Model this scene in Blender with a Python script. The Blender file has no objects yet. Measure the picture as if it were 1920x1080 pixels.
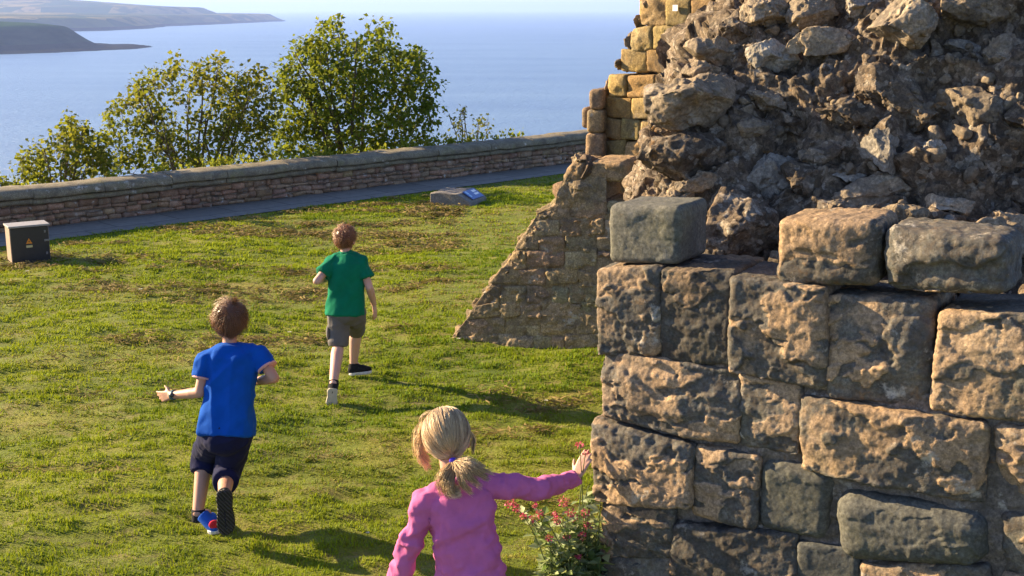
import bpy, math, random
import numpy as np
from mathutils import Vector
C = bpy.context.scene.collection
S = bpy.context.scene
rad = math.radians
RNG = np.random.default_rng(7)
random.seed(7)

# ------------------------------------------------------------ camera
FPX, PITCH, CH = 2300.0, math.atan(523 / 2300.0), 2.8
cd = bpy.data.cameras.new('camera'); cam = bpy.data.objects.new('camera', cd); C.objects.link(cam)
cam.location = (0, 0, CH); cam.rotation_euler = (math.pi / 2 - PITCH, 0, 0)
cd.sensor_width = 36; cd.lens = 36 * FPX / 1920; cd.clip_start = .05; cd.clip_end = 200000
S.camera = cam
# ------------------------------------------------------------ sky and sun
SUN_AZ, SUN_EL = rad(-68), rad(21)          # azimuth from +Y, negative = left
w = bpy.data.worlds.new('World'); S.world = w; w.use_nodes = True
sky = w.node_tree.nodes.new('ShaderNodeTexSky'); sky.sky_type = 'NISHITA'; sky.sun_disc = False
sky.sun_elevation = SUN_EL; sky.sun_rotation = SUN_AZ; sky.altitude = 80
sky.air_density = .8; sky.dust_density = .25; sky.ozone_density = 2.2
tn = w.node_tree.nodes.new('ShaderNodeMix'); tn.data_type = 'RGBA'; tn.blend_type = 'MULTIPLY'; tn.inputs[0].default_value = 1; tn.inputs[7].default_value = (.96, .91, 1, 1); w.node_tree.links.new(sky.outputs[0], tn.inputs[6])
bg = w.node_tree.nodes['Background']; w.node_tree.links.new(tn.outputs[2], bg.inputs[0]); bg.inputs[1].default_value = .08
to_sun = Vector((math.sin(SUN_AZ) * math.cos(SUN_EL), math.cos(SUN_AZ) * math.cos(SUN_EL), math.sin(SUN_EL)))
sl = bpy.data.lights.new('sun', 'SUN'); sl.energy = 5.0; sl.angle = rad(.55); sl.color = (1, .77, .46)
so = bpy.data.objects.new('sun', sl); C.objects.link(so); so.rotation_euler = to_sun.to_track_quat('Z', 'Y').to_euler()
S.view_settings.view_transform = 'Standard'; S.view_settings.look = 'None'
S.view_settings.exposure = 1.95; S.view_settings.gamma = 1
S.render.engine = 'CYCLES'
S.cycles.use_denoising = True
S.cycles.max_bounces = 6; S.cycles.diffuse_bounces = 3; S.cycles.transparent_max_bounces = 6; S.cycles.volume_bounces = 1

_cp, _sp = math.cos(PITCH), math.sin(PITCH)
def ray(px, py):
    u, v = (px - 960) / FPX, (540 - py) / FPX
    return np.array([u, v * _sp + _cp, v * _cp - _sp])
CAM = np.array([0, 0, CH])
def P(px, py, Y):                       # the point seen at a photo pixel, Y metres ahead
    d = ray(px, py); return CAM + d * (Y / d[1])
def on_plane(px, py, o, n):
    d = ray(px, py); return CAM + d * (np.dot(o - CAM, n) / np.dot(d, n))
def G(px, py):                          # point on the level ground
    d = ray(px, py); return CAM + d * (-CH / d[2])
def V3(*a): return np.array(a, float)
def nrm(v):
    v = np.asarray(v, float); return v / max(np.linalg.norm(v), 1e-9)

# ------------------------------------------------------------ noise
def _h(ix, iy, iz):
    h = (ix.astype(np.uint32) * np.uint32(374761393) + iy.astype(np.uint32) * np.uint32(668265263) + iz.astype(np.uint32) * np.uint32(2147483647 - 1274126177))
    h = (h ^ (h >> np.uint32(13))) * np.uint32(1274126177)
    h = (h ^ (h >> np.uint32(15))) * np.uint32(2246822519)
    return ((h ^ (h >> np.uint32(16))) & np.uint32(0xffffff)).astype(np.float64) / 8388607.5 - 1
def vn(p):
    p = np.asarray(p, float) + 1000.
    i = np.floor(p).astype(np.int64); f = p - i; f = f * f * f * (f * (f * 6 - 15) + 10)
    x, y, z = i[:, 0], i[:, 1], i[:, 2]; fx, fy, fz = f.T
    def l(a, b, t): return a + (b - a) * t
    return l(l(l(_h(x, y, z), _h(x+1, y, z), fx), l(_h(x, y+1, z), _h(x+1, y+1, z), fx), fy),
             l(l(_h(x, y, z+1), _h(x+1, y, z+1), fx), l(_h(x, y+1, z+1), _h(x+1, y+1, z+1), fx), fy), fz)
def fbm(p, o=4, g=.5):
    p = np.asarray(p, float); s = 0; a = 1; t = 0
    for k in range(o):
        s = s + a * vn(p * 2 ** k + 13.7 * k); t += a; a *= g
    return s / t
def sst(a, b, x): t = np.clip((x - a) / (b - a), 0, 1); return t * t * (3 - 2 * t)

# ------------------------------------------------------------ meshes
def mk(name, V, F, mat, parent=None, smooth=True, col=None):
    V = np.asarray(V, np.float32); m = bpy.data.meshes.new(name)
    Fs = F if isinstance(F, list) else [F]
    Fs = [np.asarray(f, np.int32) for f in Fs if len(f)]
    m.vertices.add(len(V)); m.vertices.foreach_set('co', V.ravel())
    nl = sum(f.size for f in Fs); npoly = sum(len(f) for f in Fs)
    m.loops.add(nl); m.loops.foreach_set('vertex_index', np.concatenate([f.ravel() for f in Fs]))
    m.polygons.add(npoly)
    st = []; o = 0
    for f in Fs: st.append(o + np.arange(len(f)) * f.shape[1]); o += f.size
    m.polygons.foreach_set('loop_start', np.concatenate(st).astype(np.int32))
    m.update(calc_edges=True); m.validate()
    m.polygons.foreach_set('use_smooth', np.full(len(m.polygons), smooth))
    if col is not None:
        a = m.color_attributes.new('tint', 'FLOAT_COLOR', 'POINT')
        c = np.ones((len(V), 4), np.float32); c[:, :3] = col; a.data.foreach_set('color', c.ravel())
    m.materials.append(mat)
    o = bpy.data.objects.new(name, m); C.objects.link(o)
    if parent: o.parent = parent; o.matrix_parent_inverse = parent.matrix_world.inverted()
    return o
class MB:                                # gathers pieces of one mesh
    def __init__(s): s.V = []; s.F3 = []; s.F4 = []; s.n = 0; s.c = []; s.any = False
    def add(s, V, F, col=None):
        V = np.asarray(V, float); Fs = F if isinstance(F, list) and len(F) and isinstance(F[0], np.ndarray) else [np.asarray(F)]
        for f in Fs:
            if len(f): (s.F3 if f.shape[1] == 3 else s.F4).append(f + s.n)
        s.V.append(V); s.n += len(V)
        s.c.append(np.broadcast_to(V3(1, 1, 1) if col is None else col, (len(V), 3))); s.any = s.any or col is not None
        return s
    def get(s):
        return np.concatenate(s.V), [np.concatenate(f) for f in (s.F3, s.F4) if f]
    def build(s, name, mat, parent=None, smooth=True):
        V, F = s.get(); return mk(name, V, F, mat, parent, smooth, np.concatenate(s.c) if s.any else None)
def gridF(nu, nv, wrap=False):
    i = np.arange(nu - (0 if wrap else 1))[:, None]; j = np.arange(nv - 1)[None]
    a = i * nv + j; b = ((i + 1) % nu) * nv + j
    return np.stack([a, b, b + 1, a + 1], -1).reshape(-1, 4)
def tube(pts, rr, n=6, cap=True):
    pts = np.asarray(pts, float); k = len(pts); rr = np.broadcast_to(rr, (k,))
    t = np.gradient(pts, axis=0); t /= np.maximum(np.linalg.norm(t, axis=1, keepdims=True), 1e-9)
    ref = V3(0, 0, 1) if abs(t[:, 2]).mean() < .8 else V3(1, 0, 0)
    u = np.cross(t, ref); u /= np.maximum(np.linalg.norm(u, axis=1, keepdims=True), 1e-9); v = np.cross(t, u)
    a = np.arange(n) * 2 * math.pi / n
    V = pts[None] + rr[None, :, None] * (np.cos(a)[:, None, None] * u[None] + np.sin(a)[:, None, None] * v[None])
    V = V.reshape(-1, 3); F = gridF(n, k, True)
    if not cap: return V, [F]
    V = np.vstack([V, pts[0], pts[-1]]); i = np.arange(n); j = (i + 1) % n
    T = np.concatenate([np.stack([i * k, np.full(n, n * k), j * k], 1), np.stack([i * k + k - 1, j * k + k - 1, np.full(n, n * k + 1)], 1)])
    return V, [T, F]
def boxv(lo, hi):
    x0, y0, z0 = lo; x1, y1, z1 = hi
    V = np.array([(x, y, z) for x in (x0, x1) for y in (y0, y1) for z in (z0, z1)], float)
    return V, np.array([(0, 1, 3, 2), (4, 6, 7, 5), (0, 4, 5, 1), (2, 3, 7, 6), (0, 2, 6, 4), (1, 5, 7, 3)])
def rbox(hw, hh, hd, r, res):            # rounded box, open back; z is outward
    nx, ny, nz = (max(3, int(2 * h / res) + 1) for h in (hw, hh, hd))
    X, Y, Z = (np.linspace(-h, h, n) for h, n in ((hw, nx), (hh, ny), (hd, nz)))
    mb = MB()
    def face(A, B, fn, flip):
        a, b = np.meshgrid(A, B, indexing='ij'); V = np.stack(fn(a, b), -1).reshape(-1, 3)
        F = gridF(len(A), len(B)); mb.add(V, F[:, ::-1] if flip else F)
    o = np.ones_like
    face(X, Y, lambda a, b: (a, b, o(a) * hd), False)
    face(X, Z, lambda a, b: (a, o(a) * hh, b), True); face(X, Z, lambda a, b: (a, -o(a) * hh, b), False)
    face(Y, Z, lambda a, b: (o(a) * hw, a, b), False); face(Y, Z, lambda a, b: (-o(a) * hw, a, b), True)
    V, F = mb.get(); F = F[0]
    _, idx, inv = np.unique(np.round(V, 5), axis=0, return_index=True, return_inverse=True)
    V = V[idx]; F = inv.ravel()[F]
    lim = np.array([hw - r, hh - r, hd - r]); inn = np.clip(V, -lim, lim); inn[:, 2] = np.clip(V[:, 2], -hd, lim[2])
    d = V - inn; n = d / np.maximum(np.linalg.norm(d, axis=1, keepdims=True), 1e-9)
    m = np.linalg.norm(d, axis=1) < 1e-6; n[m] = (0, 0, 1)
    return inn + d / np.maximum(np.linalg.norm(d, axis=1, keepdims=True), 1e-9) * np.minimum(r, np.linalg.norm(d, axis=1, keepdims=True) + 0), n, F
CR = [None]
def block(q, normal, depth, r=.03, res=.01, seed=0, amp=1., out=0., spall=1., strata=0.):
    TL, TR, BR, BL = (np.asarray(p, float) for p in q); normal = nrm(normal)
    hw = (np.linalg.norm(TR - TL) + np.linalg.norm(BR - BL)) / 4; hh = (np.linalg.norm(TL - BL) + np.linalg.norm(TR - BR)) / 4
    r = min(r, hw * .8, hh * .8)
    v, n, F = rbox(hw, hh, depth / 2, r, res)
    a = (v[:, :1] / hw + 1) / 2; b = (v[:, 1:2] / hh + 1) / 2
    W = (BL * (1 - a) + BR * a) * (1 - b) + (TL * (1 - a) + TR * a) * b + normal * (v[:, 2:] - depth / 2 + out)
    U = nrm(TR - TL); Vv = nrm(TL - BL)
    N = n[:, :1] * U + n[:, 1:2] * Vv + n[:, 2:] * normal
    p = W + seed * 7.31
    z = np.clip((v[:, 2] + depth / 2) / depth, 0, 1) ** 1.5            # the face recedes together with its rim
    g = np.random.default_rng(int(seed) + 900); wrp = p + fbm(p * 6, 3)[:, None] * .06
    f = fbm(p * 3.2, 3) * .007
    for _ in range(6):                                   # flat chipped facets
        th = g.uniform(0, 6.28); e = v[:, 0] * math.cos(th) + v[:, 1] * math.sin(th); c = (abs(hw * math.cos(th)) + abs(hh * math.sin(th))) * g.uniform(.15, .8)
        f -= np.maximum(0, e - c) * g.uniform(.03, .16) * spall
    an = V3(1, 1, 1.9); s1 = sst(-.02, .02, fbm(wrp * an * 2.3 + 31, 5, .52) + .08); s2 = sst(-.015, .015, fbm(wrp * an * 3.4 + 77, 5, .55) - .10); spall = spall * g.uniform(.55, 1.35)
    f += .012 - (1 - s1) * .016 * spall
    f += s2 * .010 * spall
    f += (.35 - np.abs(vn(wrp * V3(3.5, 3.5, 7) + 5))) * .009 * spall
    CR[0] = np.clip(.15 + .55 * s2 + .35 * (1 - s1) * sst(-.1, .3, fbm(p * 9 + 3, 3)) + .5 * fbm(p * 2.2 + 50, 3), 0, 1)[:, None] * V3(1, 1, 1)  # mask between tan spalls and the crust colour that also paints shade
    d = vn(p * V3(2.5, 2.5, 30)) * (.0025 + .009 * strata) + fbm(p * 5, 3) * .006
    d += (fbm(p * 24, 4, .66) * .0085 + (.3 - np.abs(vn(p * 40))) * .003) * min(1, spall + .25)
    return W + (N * d[:, None] + normal * (f * z)[:, None]) * amp, F
def ico(sub):
    t = (1 + 5 ** .5) / 2
    V = [nrm(v) for v in [(-1, t, 0), (1, t, 0), (-1, -t, 0), (1, -t, 0), (0, -1, t), (0, 1, t), (0, -1, -t), (0, 1, -t), (t, 0, -1), (t, 0, 1), (-t, 0, -1), (-t, 0, 1)]]
    F = np.array([(0, 11, 5), (0, 5, 1), (0, 1, 7), (0, 7, 10), (0, 10, 11), (1, 5, 9), (5, 11, 4), (11, 10, 2), (10, 7, 6), (7, 1, 8), (3, 9, 4), (3, 4, 2), (3, 2, 6), (3, 6, 8), (3, 8, 9), (4, 9, 5), (2, 4, 11), (6, 2, 10), (8, 6, 7), (9, 8, 1)])
    V = np.array(V)
    for _ in range(sub):
        E = np.sort(np.concatenate([F[:, [0, 1]], F[:, [1, 2]], F[:, [2, 0]]]), 1)
        u, inv = np.unique(E, axis=0, return_inverse=True); inv = inv.ravel(); n = len(F)
        mid = V[u[:, 0]] + V[u[:, 1]]; mid /= np.linalg.norm(mid, axis=1, keepdims=True)
        a, b, c = (inv[k * n:(k + 1) * n] + len(V) for k in range(3)); V = np.vstack([V, mid])
        F = np.concatenate([np.stack(x, 1) for x in ((F[:, 0], a, c), (F[:, 1], b, a), (F[:, 2], c, b), (a, b, c))])
    return V, F
ICO = {k: ico(k) for k in (1, 2, 3, 4, 5)}
def rock(c, R, rot, sub, seed, cuts=9, rough=1.):
    V, F = ICO[sub]; V = V.copy(); g = np.random.default_rng(seed)
    for _ in range(cuts):
        n = nrm(g.normal(size=3)); k = g.uniform(.48, .86); t = V @ n
        V = V - n * (np.maximum(t - k, 0) * .985)[:, None]
    N = V / np.linalg.norm(V, axis=1, keepdims=True)
    W = V * R; m = max(R); W = W @ rot.T; N = (N / np.asarray(R)); N /= np.linalg.norm(N, axis=1, keepdims=True); N = N @ rot.T
    W = W + np.asarray(c); p = W + seed * 3.3
    d = fbm(p * (.9 / m), 3) * .06 * m + (.35 - np.abs(vn((p + fbm(p * 8, 3)[:, None] * .05) * 1.8 / m))) * .10 * m + fbm(p * 22, 4, .65) * .013 + (.35 - np.abs(vn(p * 12))) * .014 - sst(.0, .04, fbm(p * 7 + 3, 4, .6)) * .014
    return W + N * (d * rough)[:, None], F
def vary(g, lo=.6, hi=1.3): return V3(1, 1, 1) * g.uniform(lo, hi) * (1 + g.normal(0, .05, 3))
def rotm(ax, ang):
    ax = nrm(ax); K = np.array([[0, -ax[2], ax[1]], [ax[2], 0, -ax[0]], [-ax[1], ax[0], 0]])
    return np.eye(3) + math.sin(ang) * K + (1 - math.cos(ang)) * K @ K
def leaves(pos, d, n, size, wide=.8):
    d = d / np.linalg.norm(d, axis=1, keepdims=True); s = np.cross(d, n); s /= np.maximum(np.linalg.norm(s, axis=1, keepdims=True), 1e-6); n = np.cross(s, d)
    z = size[:, None]
    Vs = [pos, pos + (d * .42 - s * .5 * wide + n * .08) * z, pos + (d * .5 - n * .06) * z, pos + (d * .42 + s * .5 * wide + n * .08) * z, pos + (d - n * .12) * z]
    V = np.stack(Vs, 1).reshape(-1, 3); b = (np.arange(len(pos)) * 5)[:, None]
    T = np.concatenate([b + np.array([[0, 2, 1]]), b + np.array([[0, 3, 2]]), b + np.array([[1, 2, 4]]), b + np.array([[2, 3, 4]])])
    return V, T
def rdir(n): v = RNG.normal(size=(n, 3)); return v / np.linalg.norm(v, axis=1, keepdims=True)

def thing(name, label, cat, loc=(0, 0, 0), group=None):
    o = bpy.data.objects.new(name, None); C.objects.link(o); o.location = loc; o.empty_display_size = .1
    bpy.context.view_layer.update(); return tag(o, label, cat, group)
def tag(o, label, cat, group=None):
    o['label'] = label; o['category'] = cat
    if group: o['group'] = group
    return o
def kind(o, k): o['kind'] = k; return o

# ------------------------------------------------------------ materials
class NT:
    def __init__(s, name):
        s.m = bpy.data.materials.new(name); s.m.use_nodes = True; s.t = s.m.node_tree; s.b = s.t.nodes['Principled BSDF']; s.out = s.t.nodes['Material Output']
        s.b.inputs['Roughness'].default_value = .9; s.b.inputs['Specular IOR Level'].default_value = .25
        s.tc = s.t.nodes.new('ShaderNodeTexCoord')
    def n(s, t, **k):
        x = s.t.nodes.new(t)
        for a, b in k.items(): setattr(x, a, b)
        return x
    def l(s, a, b): s.t.links.new(a, b)
    def set(s, sock, v):
        if isinstance(v, bpy.types.NodeSocket): s.l(v, sock)
        elif isinstance(v, (tuple, list)) and sock.type == 'RGBA' and len(v) == 3: sock.default_value = (*v, 1)
        else: sock.default_value = v
    def obj(s, rnd=0):
        if not rnd: return s.tc.outputs['Object']
        i = s.n('ShaderNodeObjectInfo'); a = s.n('ShaderNodeVectorMath', operation='MULTIPLY_ADD')
        c = s.n('ShaderNodeCombineXYZ'); [s.l(i.outputs['Random'], c.inputs[k]) for k in range(3)]
        s.l(c.outputs[0], a.inputs[0]); a.inputs[1].default_value = (rnd, rnd * 1.7, rnd * .6); s.l(s.tc.outputs['Object'], a.inputs[2]); return a.outputs[0]
    def rand(s): return s.n('ShaderNodeObjectInfo').outputs['Random']
    def scale(s, v, k):
        m = s.n('ShaderNodeMapping'); s.l(v, m.inputs[0]); m.inputs['Scale'].default_value = k; return m.outputs[0]
    def noise(s, v, sc, det=4, ro=.55, dist=0):
        x = s.n('ShaderNodeTexNoise'); s.l(v, x.inputs['Vector']); x.inputs['Scale'].default_value = sc; x.inputs['Detail'].default_value = det
        x.inputs['Roughness'].default_value = ro; x.inputs['Distortion'].default_value = dist; return x.outputs['Fac']
    def voro(s, v, sc, feat='F1', out='Distance'):
        x = s.n('ShaderNodeTexVoronoi', feature=feat); s.l(v, x.inputs['Vector']); x.inputs['Scale'].default_value = sc; return x.outputs[out]
    def ramp(s, f, *st):
        x = s.n('ShaderNodeValToRGB'); s.l(f, x.inputs[0]); e = x.color_ramp.elements
        while len(e) < len(st): e.new(.5)
        for k, (p, c) in enumerate(st): e[k].position = p; e[k].color = (c, c, c, 1) if isinstance(c, (int, float)) else (*c, 1)
        return x.outputs[0]
    def mix(s, f, a, b, mode='MIX'):
        x = s.n('ShaderNodeMix', data_type='RGBA', blend_type=mode); s.set(x.inputs[0], f); s.set(x.inputs[6], a); s.set(x.inputs[7], b); return x.outputs[2]
    def math(s, op, a, b=0.):
        x = s.n('ShaderNodeMath', operation=op); s.set(x.inputs[0], a); s.set(x.inputs[1], b); return x.outputs[0]
    def bump(s, h, st=.5, d=.01, prev=None):
        x = s.n('ShaderNodeBump'); s.l(h, x.inputs['Height']); x.inputs['Strength'].default_value = st; x.inputs['Distance'].default_value = d
        if prev: s.l(prev, x.inputs['Normal'])
        return x.outputs[0]
    def done(s, col=None, bump=None, rough=None, **k):
        if col is not None: s.set(s.b.inputs['Base Color'], col)
        if bump is not None: s.l(bump, s.b.inputs['Normal'])
        if rough is not None: s.set(s.b.inputs['Roughness'], rough)
        for a, b in k.items(): s.set(s.b.inputs[a.replace('_', ' ')], b)
        return s.m
def attr(t, nm='tint'):
    x = t.n('ShaderNodeAttribute'); x.attribute_name = nm; return x.outputs['Color']
def stone(name, cols, white=.12, orange=.1, green=.1, dark=.35, fine=60, rnd=9., bs=.6, bd=.010, crust_shade=None, cells=0, vary=False):
    t = NT(name); v = t.obj(rnd)
    c = t.ramp(t.noise(v, 3.2, 6, .6), *[(.3 + .4 * i / (len(cols) - 1), k) for i, k in enumerate(cols)])
    if crust_shade:
        k = t.ramp(t.noise(v, 11, 6, .7), (.32, crust_shade[0]), (.5, crust_shade[1]), (.7, crust_shade[2])); c = t.mix(t.ramp(t.math('ADD', attr(t), t.math('MULTIPLY', t.math('SUBTRACT', t.noise(v, 17, 5, .7), .5), .9)), (.38, 0.), (.68, 1.)), k, c)  # grey crust doubles as painted shade on the blocks, tan as lit stone
    if vary: c = t.mix(1., c, attr(t), 'MULTIPLY')
    if cells:
        for sc, f in ((cells, .55), (cells * 2.3, .5)):
            k = t.n('ShaderNodeSeparateColor'); t.l(t.voro(v, sc, 'F1', 'Color'), k.inputs[0]); c = t.mix(f, c, t.ramp(k.outputs[0], (0., (.03, .025, .02)), (.5, (.115, .084, .056)), (.8, (.28, .21, .14)), (1., (.46, .41, .33))))
    c = t.mix(1., c, t.ramp(t.noise(v, 75, 5, .75), (.30, .35), (.5, .95), (.72, 1.7)), 'MULTIPLY')
    c = t.mix(t.ramp(t.noise(v, 30, 4, .7), (.35, 0.), (.7, .55)), c, tuple(x * .55 for x in cols[0]))
    c = t.mix(t.ramp(t.noise(v, 5.5, 6, .65, .6), (.5, 0.), (.62, dark)), c, (.055, .05, .046))
    c = t.mix(t.ramp(t.noise(v, 7.5, 7, .7), (.6, 0.), (.68, white * 4)), c, (.50, .47, .41))
    c = t.mix(t.ramp(t.noise(v, 9.3, 5, .7, .4), (.62, 0.), (.7, orange * 4)), c, (.33, .16, .035))
    c = t.mix(t.ramp(t.noise(v, 2.6, 5, .7), (.55, 0.), (.7, green * 3)), c, (.15, .145, .055))
    r = t.n('ShaderNodeHueSaturation'); t.l(c, r.inputs['Color'])
    t.l(t.math('ADD', t.math('MULTIPLY', t.rand(), .5), .75), r.inputs['Value'])
    b = t.bump(t.noise(v, fine, 6, .7), bs, bd); b = t.bump(t.noise(v, fine * 3.3, 3, .6), bs * .6, bd * .35, b)
    return t.done(r.outputs[0], b)
def plain(name, col, rough=.7, spec=.3, nz=.12, sc=30, bump=.15, bd=.002, **k):
    t = NT(name); v = t.obj()
    c = t.mix(t.ramp(t.noise(v, sc, 4, .6), (.35, 0.), (.7, 1.)), tuple(x * (1 - nz) for x in col), tuple(min(1, x * (1 + nz)) for x in col))
    t.b.inputs['Specular IOR Level'].default_value = spec
    return t.done(c, t.bump(t.noise(v, sc * 4, 3, .6), bump, bd), rough, **k)
def leafy(name, stops, trans=.35, use_tint=True, rough=.6, spec=.3):
    t = NT(name)
    c = attr(t)
    t.done(c, rough=rough); t.b.inputs['Specular IOR Level'].default_value = spec
    tr = t.n('ShaderNodeBsdfTranslucent'); t.l(t.mix(.5, c, (.25, .25, .02), 'MIX'), tr.inputs[0])
    mx = t.n('ShaderNodeMixShader'); mx.inputs[0].default_value = trans; t.l(t.b.outputs[0], mx.inputs[1]); t.l(tr.outputs[0], mx.inputs[2]); t.l(mx.outputs[0], t.out.inputs[0])
    return t.m
M = {}
M['block'] = stone('weathered_sandstone', [(.23, .155, .09), (.37, .25, .145), (.28, .20, .13), (.46, .335, .21)], white=.15, orange=.05, green=.05, dark=.3, crust_shade=[(.034, .036, .037), (.08, .08, .073), (.17, .155, .125)])
M['blue_block'] = stone('grey_sandstone', [(.085, .09, .085), (.14, .135, .11), (.11, .11, .10)], white=.05, orange=.03, green=.06, dark=.25, bs=.3)
M['mortar'] = stone('old_mortar', [(.15, .125, .10), (.24, .20, .16), (.11, .095, .08)], white=.2, orange=.1, green=.04, dark=.55, fine=45, bs=.8, bd=.012)
M['rubble'] = stone('rubble_fill', [(.112, .080, .054), (.21, .152, .096), (.085, .064, .046)], white=.10, orange=.12, green=.03, dark=.3, fine=38, bs=.9, bd=.016, rnd=0., cells=17)
M['boulder'] = stone('boulder_stone', [(.165, .128, .088), (.30, .23, .15), (.195, .155, .11), (.37, .295, .20)], white=.10, orange=.08, green=.03, dark=.45, bs=.6, bd=.01)
M['gold'] = stone('golden_ashlar', [(.27, .17, .06), (.36, .24, .09), (.23, .155, .07), (.38, .28, .14)], white=.06, orange=.10, green=.05, dark=.3, rnd=0., bs=.7, fine=40, vary=True)
M['buttress'] = stone('buttress_stone', [(.20, .14, .075), (.33, .235, .13), (.23, .17, .095), (.39, .29, .17)], white=.12, orange=.10, green=.04, dark=.5, rnd=0., fine=40, bs=.8, bd=.012, vary=True)
M['parapet'] = stone('parapet_rubble', [(.30, .185, .105), (.39, .26, .165), (.27, .155, .09), (.42, .33, .235)], white=.22, orange=.03, green=.02, dark=.3, rnd=0., fine=24, bs=.5, vary=True)
M['coping'] = stone('lichened_coping', [(.15, .125, .08), (.22, .19, .13), (.12, .10, .07)], white=.18, orange=.04, green=.18, dark=.5, rnd=0., fine=30)
M['info'] = stone('marker_stone', [(.17, .15, .125), (.23, .205, .175), (.19, .175, .155)], white=.04, orange=.02, green=.03, dark=.1, rnd=0.)
# ------------------------------------------------------------ the ground
EDGE = lambda x: 20.42 + .95 * x                # lawn edge beside the path (y)
WALL = lambda x: 21.75 + .95 * x               # foot of the parapet
EN = nrm(V3(-.95, 1, 0)); ET = nrm(V3(1, .95, 0))
def ground_z(x, y):
    if np.ndim(x) == 0: return float(ground_z(np.array([x]), np.array([y]))[0])
    o = np.zeros_like(x); p = np.stack([x, y, o], 1)
    z = fbm(p * .45, 2) * .05 + fbm(p * V3(1.6, 2.6, 1), 3) * .030 + fbm(p * V3(4.2, 8, 1) + 9, 3) * .030
    e = (EDGE(x) - y) * .725
    z = z * sst(0, 1.2, e) - .004
    z = z + .10 * np.exp(-(((x - .7) / .8) ** 2 + ((y - 9.55) / .7) ** 2))
    return z
BARE = lambda p: fbm(p * V3(.55, 1.0, 1) + 40, 4, .6)       # dry, clipped patches
def build_lawn():
    # a fan of rings, dense near the camera and coarse far away
    a = np.linspace(0, 2 * math.pi, 721); r = np.concatenate([[.0], np.geomspace(.4, 34, 330)])
    A, Rr = np.meshgrid(a[:-1], r, indexing='ij'); x = (np.sin(A) * Rr).ravel(); y = (np.cos(A) * Rr).ravel()
    lim = WALL(x) + .3; over = y > lim
    # pull whatever lies past the parapet back onto its foot
    k = (y - lim)[over] / (1 + .95 ** 2); x[over] += .95 * k; y[over] -= k
    z = ground_z(x, y)
    t = NT('turf'); v = t.obj()
    c = t.ramp(t.noise(v, .9, 6, .6), (.3, (.07, .11, .006)), (.5, (.15, .18, .012)), (.7, (.24, .22, .03)))
    c = t.mix(t.ramp(t.noise(t.scale(v, (1, 1.8, 1)), 3.5, 6, .7), (.5, 0.), (.65, .7)), c, (.20, .155, .06))
    c = t.mix(t.ramp(t.noise(v, 60, 3, .7), (.4, 0.), (.7, .6)), c, (.045, .05, .012))
    b = t.bump(t.noise(v, 40, 6, .7), .8, .02)
    g = mk('lawn', np.stack([x, y, z], 1), gridF(720, len(r), True)[:, ::-1], t.done(c, b)); kind(g, 'structure')
build_lawn()
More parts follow.
